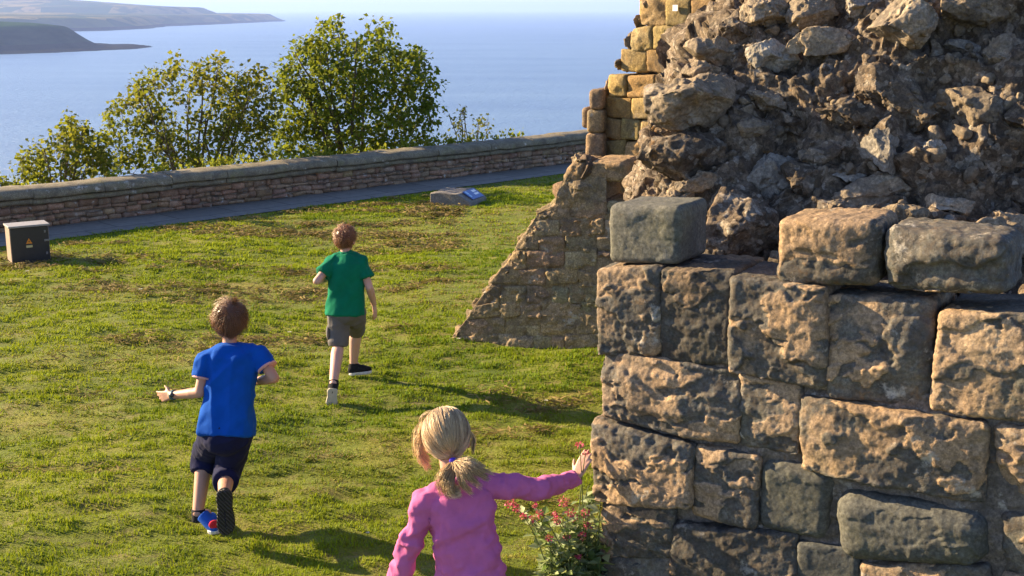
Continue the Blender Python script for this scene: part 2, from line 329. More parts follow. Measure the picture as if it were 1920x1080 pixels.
def build_grass():
    n = 1250000
    u = RNG.random(n); r0, r1 = 3.2, 26.; e = .85                 # blades per square metre fall off with distance
    r = (r0 ** e + u * (r1 ** e - r0 ** e)) ** (1 / e); a = RNG.uniform(-.62, .60, n)
    x = r * np.sin(a); y = r * np.cos(a)
    edge = EDGE(x) + .16 * vn(np.stack([x * 2.4, y * 0, x * 0], 1))
    wallf = 4.72 - .606 * (x - .33)
    ok = (y < edge) & ~((x > .36 + .60 * np.clip(y - 4.75, 0, 2)) & (y > wallf - .02)) & (x < 7)
    x, y, r = x[ok], y[ok], r[ok]; n = len(x)
    p = np.stack([x, y, np.zeros(n)], 1); z = ground_z(x, y)
    bare = BARE(p); lush = fbm(p * .8 + 3, 3); clump = fbm(p * V3(9, 12, 1), 2)
    far = sst(8., 15., y) * .25 + sst(-2., -5., x) * .12
    dry = sst(.02, .30, bare + far * .55 - .10 - lush * .12) * (RNG.random(n) < .80)
    k = np.clip(r / 6, .75, 3.2)
    h = (RNG.uniform(.015, .034, n) * (1 + .8 * clump) * (1 - .45 * dry)) * (1 + .10 * (k - 1))
    wd = RNG.uniform(.0028, .005, n) * k
    ang = RNG.uniform(0, 2 * math.pi, n); lean = RNG.uniform(.15, .9, n) + dry * .9
    d = np.stack([np.cos(ang), np.sin(ang), np.zeros(n)], 1); sd = np.stack([-np.sin(ang), np.cos(ang), np.zeros(n)], 1)
    b = np.stack([x, y, z - .006], 1); up = V3(0, 0, 1)
    tip = b + d * (h * lean)[:, None] + up * (h * (1 - .25 * np.minimum(lean, 1.5)))[:, None]
    V = np.stack([b - sd * wd[:, None], b + sd * wd[:, None], tip], 1).reshape(-1, 3)
    g0, g1 = V3(.072, .165, .006), V3(.250, .325, .012); tan0, tan1 = V3(.40, .31, .10), V3(.25, .19, .06)
    q = np.clip(.5 + .9 * lush + RNG.normal(0, .22, n), 0, 1)[:, None]
    col = g0 * (1 - q) + g1 * q
    td = np.clip(RNG.random(n) + .5 * fbm(p * V3(3, 7, 1) + 70, 3), 0, 1)[:, None]
    col = col * (1 - dry[:, None]) + (tan0 * td + tan1 * (1 - td)) * dry[:, None]
    o = mk('grass', V, np.arange(3 * n).reshape(-1, 3), leafy('grass_blades', None, .38, rough=.75, spec=.15), None, True, np.repeat(col, 3, 0)); kind(o, 'stuff')
    # raked-up clippings lying in little ridges
    n = 5200; x = RNG.uniform(-7, 3, n); y = RNG.uniform(5, 19, n); p = np.stack([x, y, x * 0], 1)
    s = fbm(p * V3(.75, 3.2, 1) + 51, 3) + .5 * BARE(p) + .25 * sst(7, 13, y) - .1 * sst(-1, 2, x)
    ok = (s > .36) & (y < EDGE(x) - .25) & ~((x > -.7) & (y > 9)) ; x, y = x[ok], y[ok]
    m = 26; X = np.repeat(x, m) + RNG.normal(0, .085, len(x) * m); Y = np.repeat(y, m) + RNG.normal(0, .035, len(x) * m); n = len(X)
    Z = ground_z(X, Y) + np.abs(RNG.normal(.012, .014, n)) + .008
    ang = RNG.normal(0, .9, n); L = RNG.uniform(.02, .05, n); d = np.stack([np.cos(ang), np.sin(ang), RNG.normal(0, .25, n)], 1)
    sd = np.stack([-np.sin(ang), np.cos(ang), RNG.normal(0, .5, n)], 1); b = np.stack([X, Y, Z], 1); w = np.clip(Y / 7, .8, 2.4)[:, None] * .004
    V = np.stack([b - d * L[:, None] - sd * w, b - d * L[:, None] + sd * w, b + d * L[:, None]], 1).reshape(-1, 3)
    t_ = RNG.random((n, 1)); col = V3(.30, .225, .085) * t_ + V3(.12, .085, .035) * (1 - t_)
    o = mk('grass_clippings', V, np.arange(3 * n).reshape(-1, 3), leafy('dry_clippings', None, .2, rough=.85, spec=.1), None, True, np.repeat(col, 3, 0)); kind(o, 'stuff')
build_grass()
def strip(name, f0, f1, z0, z1, mat, n=60, x0=-26, x1=20, hang=None):
    x = np.linspace(x0, x1, n); A = np.stack([x, f0(x), x * 0 + z0], 1); B = np.stack([x, f1(x), x * 0 + z1], 1)
    return mk(name, np.vstack([A, B]), np.stack([np.arange(n - 1), np.arange(1, n), np.arange(n + 1, 2 * n), np.arange(n, 2 * n - 1)], 1), mat)
def build_path():
    t = NT('slab_paving'); v = t.obj()
    m = t.n('ShaderNodeMapping'); t.l(v, m.inputs[0]); m.inputs['Rotation'].default_value = (0, 0, -math.atan2(.95, 1))
    br = t.n('ShaderNodeTexBrick'); t.l(m.outputs[0], br.inputs[0]); br.inputs['Scale'].default_value = 1.; br.inputs['Mortar Size'].default_value = .014
    br.inputs['Brick Width'].default_value = .9; br.inputs['Row Height'].default_value = .56; br.inputs['Color1'].default_value = (.165, .152, .13, 1); br.inputs['Color2'].default_value = (.22, .20, .17, 1); br.inputs['Mortar'].default_value = (.09, .085, .07, 1)
    c = t.mix(t.ramp(t.noise(v, 9, 5, .7), (.4, 0.), (.7, .6)), br.outputs[0], (.10, .10, .095))
    p = strip('path', lambda x: EDGE(x) + .0, WALL, .006, .006, t.done(c, t.bump(t.noise(v, 30, 4), .4, .006), .8)); kind(p, 'structure')
build_path()
def build_far():
    # hillside below the parapet, down to the sea
    t = NT('rough_hillside'); v = t.obj()
    c = t.ramp(t.noise(v, .3, 6, .65), (.35, (.03, .045, .012)), (.6, (.07, .08, .02)), (.75, (.13, .11, .05)))
    h = strip('hillside', lambda x: WALL(x) + .25, lambda x: WALL(x) + 190, .02, -84, t.done(c), 40, -160, 160); kind(h, 'structure')
    # sea
    t = NT('sea_water'); v = t.obj()
    t.b.inputs['Specular IOR Level'].default_value = .5
    b = t.bump(t.noise(t.scale(v, (1, 2.4, 1)), .16, 6, .65), .9, 2.6); b = t.bump(t.noise(t.scale(v, (1, 2.2, 1)), .018, 4, .55), .3, 6, b)
    c = t.mix(t.ramp(t.noise(t.scale(v, (1, 3.5, 1)), .0022, 5, .6), (.35, 0.), (.7, 1.)), (.085, .15, .265), (.13, .21, .32))
    m = t.done(c, b, .34)
    a = np.linspace(0, 2 * math.pi, 181)[:-1]; r = np.geomspace(30, 150000, 66)
    A, R2 = np.meshgrid(a, r, indexing='ij'); V = np.stack([np.sin(A) * R2, np.cos(A) * R2, A * 0 - 80], -1).reshape(-1, 3)
    kind(mk('sea', V, gridF(180, 66, True)[:, ::-1], m), 'structure')
    # headlands: terrain sheets with a cliff towards the water
    t = NT('coast'); v = t.obj(); geo = t.n('ShaderNodeNewGeometry'); sx = t.n('ShaderNodeSeparateXYZ'); t.l(geo.outputs['Normal'], sx.inputs[0])
    fld = t.voro(t.scale(v, (1, .55, 1)), .0032, 'F1', 'Color')
    fs = t.n('ShaderNodeSeparateColor'); t.l(fld, fs.inputs[0])
    top = t.ramp(fs.outputs[0], (0., (.018, .045, .018)), (.5, (.03, .06, .02)), (.74, (.22, .17, .05)), (1., (.04, .06, .025)))
    wood = t.ramp(t.noise(v, .004, 5, .65), (.5, 0.), (.56, 1.)); top = t.mix(wood, top, (.03, .05, .02))
    clf = t.ramp(t.noise(t.scale(v, (1, 1, 5)), .02, 6, .65), (.35, (.010, .018, .013)), (.65, (.03, .042, .028)))
    c = t.mix(t.ramp(sx.outputs[2], (.80, 0.), (.95, 1.)), clf, top)
    sz = t.n('ShaderNodeSeparateXYZ'); t.l(geo.outputs['Position'], sz.inputs[0]); low = t.math('LESS_THAN', sz.outputs[2], -68.)
    c = t.mix(low, c, t.ramp(t.noise(v, .03, 5, .7), (.35, (.008, .008, .008)), (.65, (.028, .026, .022)))); coast = t.done(c, Specular_IOR_Level=0.)
    def land(name, outline, hfun, res, edge):
        # outline: (px, py) points of the shore on the sea; height grows inland from it
        O = np.array([CAM + ray(*q) * (-(CH + 80) / ray(*q)[2]) for q in outline])[:, :2]
        lo, hi = O.min(0), O.max(0); gx = np.arange(lo[0] - res, hi[0] + res * 2, res); gy = np.arange(lo[1] - res, hi[1] + res * 2, res)
        X, Y = np.meshgrid(gx, gy, indexing='ij'); q = np.stack([X.ravel(), Y.ravel()], 1)
        dist = np.full(len(q), 1e9); ins = np.zeros(len(q), bool)
        for i in range(len(O)):
            A, B = O[i], O[(i + 1) % len(O)]; e = B - A; tt = np.clip(((q - A) @ e) / (e @ e), 0, 1); dist = np.minimum(dist, np.linalg.norm(q - A - tt[:, None] * e, axis=1))
            cnd = (A[1] > q[:, 1]) != (B[1] > q[:, 1]); xi = A[0] + (q[:, 1] - A[1]) / (e[1] if e[1] else 1e-9) * e[0]; ins ^= cnd & (q[:, 0] < xi)
        dd = np.where(ins, dist, -dist); dd = dd + fbm(np.stack([q[:, 0], q[:, 1], q[:, 0] * 0], 1) / (edge * 4), 4) * edge * .5
        z = -80 + hfun(q, dd) + (dd < 0) * -6
        return kind(mk(name, np.stack([q[:, 0], q[:, 1], z], 1), gridF(len(gx), len(gy)), coast), 'structure')
    nz = lambda q, s: fbm(np.stack([q[:, 0], q[:, 1], q[:, 0] * 0], 1) / s, 4)
    def h_hill(q, d): return sst(0, 260, d) * 95 + sst(150, 1700, d) * 70 + nz(q, 1100) * 22 * sst(100, 900, d)
    land('far_hills', [(-1200, 44), (0, 44), (300, 43.5), (425, 41.5), (447, 40), (432, 37), (300, 34.5), (-1200, 34.5)], h_hill, 130, 110)
    def h_low(q, d): return sst(0, 130, d) * 48 + np.clip(d, 0, 1500) * .012 + nz(q, 700) * 10 * sst(60, 500, d)
    land('far_headland', [(-700, 66), (0, 61), (120, 59), (200, 58), (280, 54), (330, 49), (440, 44.5), (520, 40.5), (534, 39), (505, 37), (440, 36), (330, 37), (0, 42), (-700, 46)], h_low, 60, 80)
    def h_near(q, d): return sst(0, 20, d) * 2.5 + sst(120, 190, d) * 46 + np.clip(d - 190, 0, 400) * .05 + nz(q, 160) * 5 * sst(80, 200, d) + nz(q, 45) * 2.5 * sst(5, 40, d)
    land('near_headland', [(-420, 112), (-40, 104), (60, 101), (130, 98), (200, 95), (262, 92), (302, 87), (270, 84.5), (225, 84), (150, 80.5), (110, 79), (60, 73), (0, 69), (-400, 65)], h_near, 20, 40)
build_far()
def build_haze():
    t = bpy.data.materials.new('haze_air'); t.use_nodes = True; n = t.node_tree.nodes; n.clear()
    o = n.new('ShaderNodeOutputMaterial'); v = n.new('ShaderNodeVolumePrincipled'); v.inputs['Color'].default_value = (.36, .50, .92, 1); v.inputs['Density'].default_value = HAZE; v.inputs['Anisotropy'].default_value = .2
    t.node_tree.links.new(v.outputs[0], o.inputs['Volume'])
    V, F = boxv((-155000, -155000, -100), (155000, 155000, 330)); h = mk('haze', V, F, t, None, False); kind(h, 'stuff')
HAZE = 6.5e-5
build_haze()

# ------------------------------------------------------------ the parapet wall
def build_parapet():
    root = thing('parapet_wall', 'long low reddish rubble stone parapet wall with a lichened coping beside the paved path', 'wall', (*( -3.9, WALL(-3.9)), 0))
    mb = MB(); g = np.random.default_rng(3); L0, L1 = -24., 22.
    O = V3(0, WALL(0), 0); fn = -EN
    z = 0.; row = 0
    while z < .325:
        hz = (.07, .085, .06, .095, .075, .07)[row % 6]; s = L0 + g.uniform(0, .3)
        while s < L1:
            w = g.uniform(.08, .30); ex = .003
            j = g.uniform(-.020, .020, 4)
            a = O + ET * (s + ex); b = O + ET * (s + w - ex)
            q = [a + V3(0, 0, z + hz - .006 + j[0]), b + V3(0, 0, z + hz - .006 + j[1]), b + V3(0, 0, z + .006 + j[2]), a + V3(0, 0, z + .006 + j[3])]
            near = -14 < s < 4
            v, n_, F = rbox(w / 2 - ex, hz / 2 - .006, .05, .012, .05 if near else .12)
            aa = (v[:, :1] / (w / 2 - ex) + 1) / 2; bb = (v[:, 1:2] / (hz / 2 - .006) + 1) / 2
            W = (q[3] * (1 - aa) + q[2] * aa) * (1 - bb) + (q[0] * (1 - aa) + q[1] * aa) * bb + fn * (v[:, 2:] - .035 + g.uniform(-.006, .006))
            mb.add(W + fbm(W * 9, 3)[:, None] * .012, F, vary(g, .75, 1.2)); s += w
        z += hz; row += 1
    body = mb.build('wall_face', M['parapet'], root)
    # solid core behind the face stones
    def prism(prof, mat, name, cuts=None):
        mb = MB(); g = np.random.default_rng(8); s = L0
        while s < L1:
            w = (g.uniform(.75, 1.25) if cuts else L1 - L0); n = 10 if cuts else 60
            pr = np.array(prof) + (g.normal(0, .006, 2) if cuts else 0); t = np.linspace(s + (.005 if cuts else 0), s + w - (.005 if cuts else 0), n)
            V = np.stack([O + ET * tt + fn * p[0] + V3(0, 0, p[1]) for tt in t for p in pr]); k = len(pr)
            V = V + fbm(V * 5, 3)[:, None] * V3(.5, .5, 1) * .016 + (fbm(V * 17, 2)[:, None] * .006)
            F = gridF(n, k); cl = np.stack([np.arange(n - 1) * k + k - 1, np.arange(1, n) * k + k - 1, np.arange(1, n) * k, np.arange(n - 1) * k], 1)
            mb.add(V, [np.concatenate([F, cl])])
            if cuts:
                for base in (0, (n - 1) * k):
                    c = V[base:base + k].mean(0); vv = np.vstack([V[base:base + k], c]); i = np.arange(k)
                    mb.add(vv, [np.stack([i, (i + 1) % k, np.full(k, k)], 1)])
            s += w
        return mb.build(name, mat, root)
    prism([(-.04, -.3), (-.04, .335), (-.40, .335), (-.40, -.3)], M['mortar'], 'wall_core')
    dn = lambda pts: pts
    prism([(.04, .325), (.06, .335), (.06, .375), (.04, .395), (.0, .40), (-.3, .40), (-.44, .395), (-.47, .38), (-.47, .33), (-.2, .325)], M['coping'], 'coping_course', True)
    prism([(.02, .404), (.095, .408), (.105, .425), (.10, .485), (.07, .515), (-.05, .535), (-.2, .545), (-.35, .535), (-.47, .51), (-.49, .47), (-.49, .415), (-.2, .404)], M['coping'], 'coping', True)
build_parapet()
# ------------------------------------------------------------ the ruin
def build_ruin():
    cor = P(1118, 875, 4.72); O = cor.copy(); O[2] = 0
    U = nrm(V3(.855, -.518, 0)); N = nrm(V3(-.518, -.855, 0))
    root = thing('ruined_wall', 'massive ruined wall of weathered stone blocks with a broken rubble core', 'ruin', tuple(O))
    wp = lambda px, py, off=0.: on_plane(px, py, O + N * off, N)
    # facing blocks, each: four photo corners TL TR BR BL, then options
    B = [
     ((1119,512),(1236,506),(1234,664),(1121,660), dict(seed=1)),
     ((1242,508),(1371,516),(1366,682),(1234,674), dict(seed=2)),
     ((1375,522),(1548,545),(1552,728),(1372,690), dict(seed=3, out=.02)),
     ((1549,562),(1744,572),(1744,762),(1554,742), dict(seed=4, spall=1.3)),
     ((1762,590),(1990,600),(1995,800),(1742,765), dict(seed=5)),
     ((1131,664),(1385,702),(1382,832),(1131,776), dict(seed=6, strata=.8, out=.01)),
     ((1387,708),(1499,728),(1494,852),(1384,834), dict(seed=7, strata=1., out=-.01)),
     ((1500,748),(1850,800),(1846,946),(1506,872), dict(seed=8, out=.03, spall=1.2)),
     ((1866,806),(2040,824),(2040,946),(1872,930), dict(seed=9, out=-.02)),
     ((1114,790),(1300,842),(1296,946),(1113,936), dict(seed=10, out=.02)),
     ((1303,840),(1421,862),(1414,992),(1299,962), dict(seed=11)),
     ((1426,868),(1560,886),(1546,1014),(1418,988), dict(seed=12, spall=.2, r=.05, out=-.01)),
     ((1129,946),(1262,956),(1258,1044),(1127,1040), dict(seed=13)),
     ((1264,986),(1490,1010),(1492,1096),(1258,1090), dict(seed=14, out=.01)),
     ((1494,1022),(1606,1040),(1606,1120),(1494,1104), dict(seed=15, spall=.2, out=-.015)),
     ((1568,924),(1848,972),(1846,1060),(1572,1044), dict(seed=16, spall=.4, r=.075, out=.03)),
     ((1878,972),(2040,985),(2040,1085),(1884,1075), dict(seed=17, out=-.01)),
     ((1129,1046),(1256,1052),(1260,1130),(1130,1122), dict(seed=18)),
     ((1612,1062),(1850,1068),(1856,1160),(1612,1150), dict(seed=19, out=0.)),
     ((1262,1098),(1488,1108),(1488,1180),(1264,1170), dict(seed=20)),
     ((1492,1112),(1600,1126),(1604,1200),(1492,1190), dict(seed=21)),
     ((1880,1085),(2040,1095),(2040,1190),(1884,1175), dict(seed=22)),
     ((2000,600),(2260,625),(2270,800),(2000,800), dict(seed=23)),
     ((2050,824),(2300,840),(2300,1000),(2050,985), dict(seed=24)),
    ]
    for TL, TR, BR, BL, k in B:
        k = dict(k); r = k.pop('r', .020)
        qc = np.mean([TL, TR, BR, BL], 0); TL, TR, BR, BL = [tuple(np.array(q) + np.sign(np.array(q) - qc) * (3.5, 6.5)) for q in (TL, TR, BR, BL)]
        V, F = block([wp(*q) for q in (TL, TR, BR, BL)], N, .34, r, .0058, **k)
        mk('stone_block', V, F, M['blue_block'] if k['seed'] in (12, 15, 16, 21) else M['block'], root, col=CR[0])
    # the loose top course
    for TL, TR, BR, BL, off, k, m, lab in [
        ((1141,384),(1279,386),(1276,498),(1137,494), -.03, dict(seed=31, r=.028, spall=.45, amp=.8), 'blue_block', 'smooth squared grey block on the top course at the corner'),
        ((1454,408),(1652,412),(1642,542),(1452,534), .0, dict(seed=32, r=.04, spall=.7, amp=.9), 'block', None),
        ((1652,424),(1898,452),(1886,562),(1654,548), .02, dict(seed=33, r=.045, spall=1.2, strata=.5), 'block', None)]:
        V, F = block([wp(*q, off) for q in (TL, TR, BR, BL)], N, .25, k.pop('r'), .0075, **k)
        o = mk('stone_block', V, F, M[m], root, col=CR[0])
        if lab: o['label'] = lab
    # lower courses down to the ground, below the picture
    g = np.random.default_rng(5); z = .0; i = 40
    while z < .42:
        s = 0.
        while s < 2.6:
            w = g.uniform(.3, .5); a = O + U * (s + .008); b = O + U * (s + w - .008)
            V, F = block([a + V3(0, 0, z + .20), b + V3(0, 0, z + .20), b + V3(0, 0, z), a + V3(0, 0, z)], N, .3, .03, .02, seed=i)
            mk('stone_block', V, F, M['block'], root, col=CR[0]); s += w; i += 1
        z += .205
    # mortar bed behind the blocks
    nu, nv = 230, 190
    s, zz = np.meshgrid(np.linspace(.03, 3.0, nu), np.linspace(-.1, 1.72, nv), indexing='ij')
    top = np.interp(s, [0, .30, .33, .55, .75, 1.5, 3], [1.66, 1.66, 1.62, 1.60, 1.52, 1.48, 1.4]); zz = np.minimum(zz, top)
    W = O[None] + U * s.reshape(-1, 1) + V3(0, 0, 1) * zz.reshape(-1, 1)
    dd = -.036 + fbm(W * 9, 4) * .026 + fbm(W * 33, 3) * .012
    W = W + N * dd[:, None]; W0 = W.reshape(nu, nv, 3)
    mb = MB(); mb.add(W, gridF(nu, nv))
    end = np.stack([W0[0] - N * q + U * .01 * k for k, q in enumerate((0., .15, .35, .6, .9))]); mb.add(end.reshape(-1, 3) + fbm(end.reshape(-1, 3) * 12, 3)[:, None] * .02 * U, gridF(5, nv)[:, ::-1])
    topb = np.stack([W0[:, -1] - N * q for q in (0., .12, .25, .4)]); mb.add(topb.reshape(-1, 3) + V3(0, 0, 1) * fbm(topb.reshape(-1, 3) * 10, 3)[:, None] * .03, gridF(4, nu))
    mb.build('mortar_bed', M['mortar'], root)
    # the near wall's return along its left end (seen by the girl)
    for k, (z0, z1) in enumerate(((0, .30), (.31, .58), (.59, .80), (.81, 1.06), (1.07, 1.29), (1.30, 1.62))):
        for j, (q0, q1) in enumerate(((.36, .72), (.73, 1.05))):
            a = O - N * q1 + U * .02; b = O - N * q0 + U * .02
            V, F = block([a + V3(0, 0, z1), b + V3(0, 0, z1), b + V3(0, 0, z0), a + V3(0, 0, z0)], -U, .25, .03, .02, seed=70 + k * 2 + j)
            mk('stone_block', V, F, M['block'], root, col=CR[0])
    # rubble core: relief surface rising to the back
    pyv = np.linspace(-520, 585, 330)
    L = lambda py: np.interp(py, [-520, -300, 0, 40, 90, 140, 200, 250, 330, 380, 520, 585], [1560, 1500, 1425, 1350, 1315, 1280, 1266, 1244, 1240, 1212, 1165, 1165])
    nuu = 330; NW = 40; 
    a0 = np.array([.62, .78, -.70]); 
    verts = np.zeros((nuu + NW, len(pyv), 3))
    for j, py in enumerate(pyv):
        for i in range(nuu):
            f = i / (nuu - 1); px = L(py) + f * (2260 - L(py)); d = ray(px, py)
            # Y + .5 (x-.5) - .8 (z-1.6) = 5.05
            tt = (5.08 + .25 - .8 * 1.6 + .8 * CH) / (d[1] + .5 * d[0] - .8 * d[2])
            verts[i + NW, j] = CAM + d * tt
        for k in range(NW):
            e = verts[NW, j]; q = NW - k; verts[k, j] = e + V3(.09, 1, 0) * (q * .022 + q * q * .0011)
    NB, NR_ = 70, 30                                   # skirt down to the ground, return at the far right
    low = np.stack([verts[:, -1] * V3(1, 1, 1 - (k + 1) / NB) + V3(.10, .18, 0) * (k / NB) for k in range(NB)], 1); verts = np.concatenate([verts, low], 1)
    rt_ = np.stack([verts[-1] + V3(.10, 1, 0) * (.028 * (k + 1) + .0016 * (k + 1) ** 2) for k in range(NR_)]); verts = np.concatenate([verts, rt_]); NU, NV = verts.shape[:2]
    W = verts.reshape(-1, 3); nn = nrm(V3(-.42, -.75, .55))
    big = fbm(W * 1.9 + 4, 3) * .17 + (.35 - np.abs(vn(W * 3.3 + 8))) * .11
    wr = W + fbm(W * 5, 3)[:, None] * .09; med = sum((.35 - np.abs(vn(wr * f + f))) * a for f, a in ((4.5, .10), (9.5, .055), (20, .028), (41, .013))) + fbm(W * 60, 3, .6) * .010 - sst(0, .05, fbm(wr * 6 + 9, 4, .6)) * .03
    D = big + med; D -= .07 * sst(-.1, .4, fbm(W * 4.4 + 60, 3))
    W = W + nn * D[:, None]; lt = np.repeat(np.clip(1 - np.arange(NU) / 90, 0, 1), NV); W = W + V3(.8, .5, 0) * (lt * (fbm(W * V3(3.5, 3.5, 4.5) + 3, 4, .6) * .15 + .03))[:, None]
    mk('rubble_core', W, gridF(NU, NV), M['rubble'], root)
    surf = W.reshape(NU, NV, 3)
    def at(px, py):
        j = int(np.clip(np.searchsorted(pyv, py), 0, len(pyv) - 1)); f = np.clip((px - L(py)) / (2260 - L(py)), 0, 1); return surf[NW + int(round(f * (nuu - 1))), j]
    # boulders set in the core: x0 y0 x1 y1, roll, proud, tint kind
    BO = [(1218,126,1405,250,0,1.0,'boulder'),(1182,250,1355,342,-4,1.05,'dark'),(1393,60,1496,130,22,.6,'pale'),(1636,12,1762,112,-22,.6,'boulder'),(1272,52,1402,116,-5,.8,'boulder'),(1285,100,1350,150,-10,.8,'boulder'),(1335,25,1402,70,5,.7,'dark'),(1228,232,1300,268,0,.8,'dark'),(1222,335,1312,385,-8,.7,'boulder'),(1210,368,1300,400,0,.6,'dark'),(1404,-20,1474,30,10,.8,'boulder'),
      (1366,262,1492,352,28,.5,'pale'),(1386,148,1474,206,20,.4,'boulder'),(1384,218,1440,256,0,.5,'boulder'),(1496,252,1584,302,-12,.3,'dark'),(1616,238,1704,334,-40,.55,'pale'),
      (1718,262,1772,302,8,.4,'pale'),(1590,128,1752,214,18,.35,'dark'),(1752,128,1892,244,36,.45,'boulder'),(1520,186,1690,250,8,.3,'dark'),(1276,336,1446,500,8,.45,'dark'),
      (1546,318,1722,380,-18,.35,'boulder'),(1526,374,1624,412,-6,.4,'boulder'),(1798,398,1935,480,22,.4,'boulder'),(1768,48,1852,84,14,.5,'pale'),(1826,58,1926,134,-10,.5,'boulder'),
      (1380,-30,1480,50,0,.5,'boulder'),(1476,-22,1566,52,-12,.4,'boulder'),(1576,-20,1646,22,0,.5,'pale'),(1756,-16,1906,44,5,.5,'boulder'),(1738,342,1832,402,20,.4,'boulder'),(1836,278,1926,352,-14,.4,'dark'),
      (1456,298,1566,366,14,.35,'dark'),(1268,318,1352,362,-18,.4,'boulder'),(1474,56,1606,118,-4,.3,'boulder'),(1690,180,1760,236,30,.35,'boulder'),(1440,192,1520,244,40,.4,'dark'),
      (1742,398,1800,426,5,.4,'pale'),(1640,420,1720,452,0,.3,'boulder'),(1660,-60,1760,5,10,.5,'boulder'),(1880,170,1960,250,10,.5,'dark'),(1840,365,1930,410,15,.4,'boulder'),
      (1330,470,1440,520,-4,.3,'dark'),(1560,300,1620,335,-10,.3,'pale'),(1225,352,1290,392,-6,.35,'boulder'),(1290,452,1372,522,6,.9,'dark'),(1375,470,1446,520,-8,.8,'boulder'),(1660,396,1740,436,4,.8,'boulder'),(1600,392,1668,424,-5,.6,'dark')]
    for i, (x0, y0, x1, y1, roll, proud, kd) in enumerate(BO):
        cx, cy = (x0 + x1) / 2, (y0 + y1) / 2; p = at(cx, cy); dep = np.dot(p - CAM, V3(0, _cp, -_sp))
        hx, hy = (x1 - x0) / 2 / FPX * dep, (y1 - y0) / 2 / FPX * dep; rz = min(hx, hy) * 1.05 + .02
        c = CAM + nrm(p - CAM) * (np.linalg.norm(p - CAM) - rz * (proud - .35))
        R = rotm((0, 1, 0), rad(roll)) @ rotm((1, 0, 0), rad(-12))
        V, F = rock(c, (hx * 1.08, rz, hy * 1.10), R, 5, 200 + i, cuts=(7 if x1 - x0 > 120 else 11))
        m = {'boulder': M['boulder'], 'dark': M['rubble'], 'pale': M['pale']}[kd]
        mk('boulder', V, F, m, root)
    # small stones and grit lodged in the core
    mb = MB(); g = np.random.default_rng(77)
    for k in range(420):
        px, py = g.uniform(1200, 2050), g.uniform(-80, 540)
        if px < L(py) + 12: continue
        s = .008 + .034 * g.random() ** 2.5; p = at(px, py) + nn * (s * .35)
        V, F = rock(p, s * g.uniform(.6, 1.3, 3), rotm(g.normal(size=3), g.uniform(0, 6)), 2, 1000 + k, cuts=6, rough=.6); mb.add(V, F)
    o = mb.build('loose_stones', M['boulder'], root); o['kind'] = 'stuff'
    # little pale splashes (droppings) left out; a small white tag on the masonry
    # ---- golden ashlar end, further back
    A = P(1128, 300, 10.65); A[2] = 0; gu = nrm(V3(.74, -.67, 0)); gn = nrm(V3(-.67, -.74, 0))
    gp = lambda px, py: on_plane(px, py, A, gn)
    mb = MB(); rows = [-190, -145, -98, -52, -4, 49, 95, 138, 181, 222, 262, 303, 350, 392, 436, 480, 525, 570, 615, 660, 700]
    lx = {0: 1250, 1: 1238, 2: 1222, 3: 1206, 4: 1196, 5: 1182, 6: 1162, 7: 1142, 8: 1131, 9: 1131, 10: 1130, 11: 1129, 12: 1128, 13: 1128, 14: 1126, 15: 1126, 16: 1126, 17: 1126, 18: 1126, 19: 1126}
    for k in range(20):
        y0, y1 = rows[k], rows[k + 1]; x = lx[k]; xe = 1345 if k > 4 else 1500
        while x < xe:
            w = g.uniform(28, 56) if k > 4 else g.uniform(36, 66)
            ja, jb = g.uniform(-4.5, 4.5, 2); q = [gp(x + .5, y0 + .5 + ja), gp(x + w - .5, y0 + .5 + jb), gp(x + w - .5, y1 - .5 + jb), gp(x + .5, y1 - .5 + ja)]
            V, F = block(q, gn, .5, .014, .018, seed=400 + k * 20 + int(x) % 19, amp=.9, out=g.uniform(-.016, .016), spall=.9)
            mb.add(V, F, vary(g, .62, 1.25)); x += w
    mb.build('ashlar_face', M['gold'], root)
    mb = MB()                                           # broken toothing stones on its far edge
    for x0, y0, x1, y1 in [(1143,100,1168,138),(1160,60,1186,100),(1172,28,1198,64),(1186,-12,1212,32),(1198,-60,1226,-8),(1214,-110,1240,-54),(1228,-160,1256,-104),(1120,140,1140,178)]:
        a = gp((x0 + x1) / 2, (y0 + y1) / 2) - gn * .12; dep = a[1] * _cp + (CH - a[2]) * _sp
        V, F = rock(a, ((x1 - x0) / 2 / FPX * dep * 1.1, .16, (y1 - y0) / 2 / FPX * dep * 1.05), rotm((0, 0, 1), -.5), 4, 500 + x0, cuts=10); mb.add(V, F, vary(g))
    mb.build('toothing_stones', M['buttress'], root)
    # backing so that no gap shows between ashlar and rubble
    V = []; F = []
    q = [gp(1150, 700), gp(1150, 180), gp(1235, -190), gp(1600, -190), gp(1600, 700)]
    a = np.array([p - gn * .25 for p in q]); b = a + V3(.4, 1.8, 0); n = len(q); i = np.arange(n); 
    ff = np.stack([i, (i + 1) % n, (i + 1) % n + n, i + n], 1)
    mb = MB(); mb.add(np.vstack([a, b]), ff); c = a.mean(0); mb.add(np.vstack([a, c]), np.stack([i, (i + 1) % n, np.full(n, n)], 1)); mb.add(np.vstack([b, b.mean(0)]), np.stack([i, (i + 1) % n, np.full(n, n)], 1))
    mb.build('masonry_core', M['rubble'], root, smooth=False)
    # ---- slim pier of single stones left of the ashlar
    mb = MB(); pn = nrm(V3(-.35, -.94, 0)); pO = P(1112, 250, 10.55); pO[2] = 0
    pp = lambda px, py: on_plane(px, py, pO, pn)
    for x0, y0, x1, y1, s, dp in [(1104,168,1130,206,1,.4),(1099,206,1131,250,2,.4),(1097,250,1131,298,3,.4),(1098,298,1131,345,4,.4),(1084,203,1099,242,5,.25),(1100,345,1131,392,6,.4),(1100,392,1131,440,7,.4)]:
        V, F = block([pp(x0, y0), pp(x1, y0), pp(x1, y1), pp(x0, y1)], pn, dp, .035, .014, seed=600 + s, amp=.6, spall=.5, out=-.1 if s == 5 else 0); mb.add(V, F, vary(g, .75, 1.2))
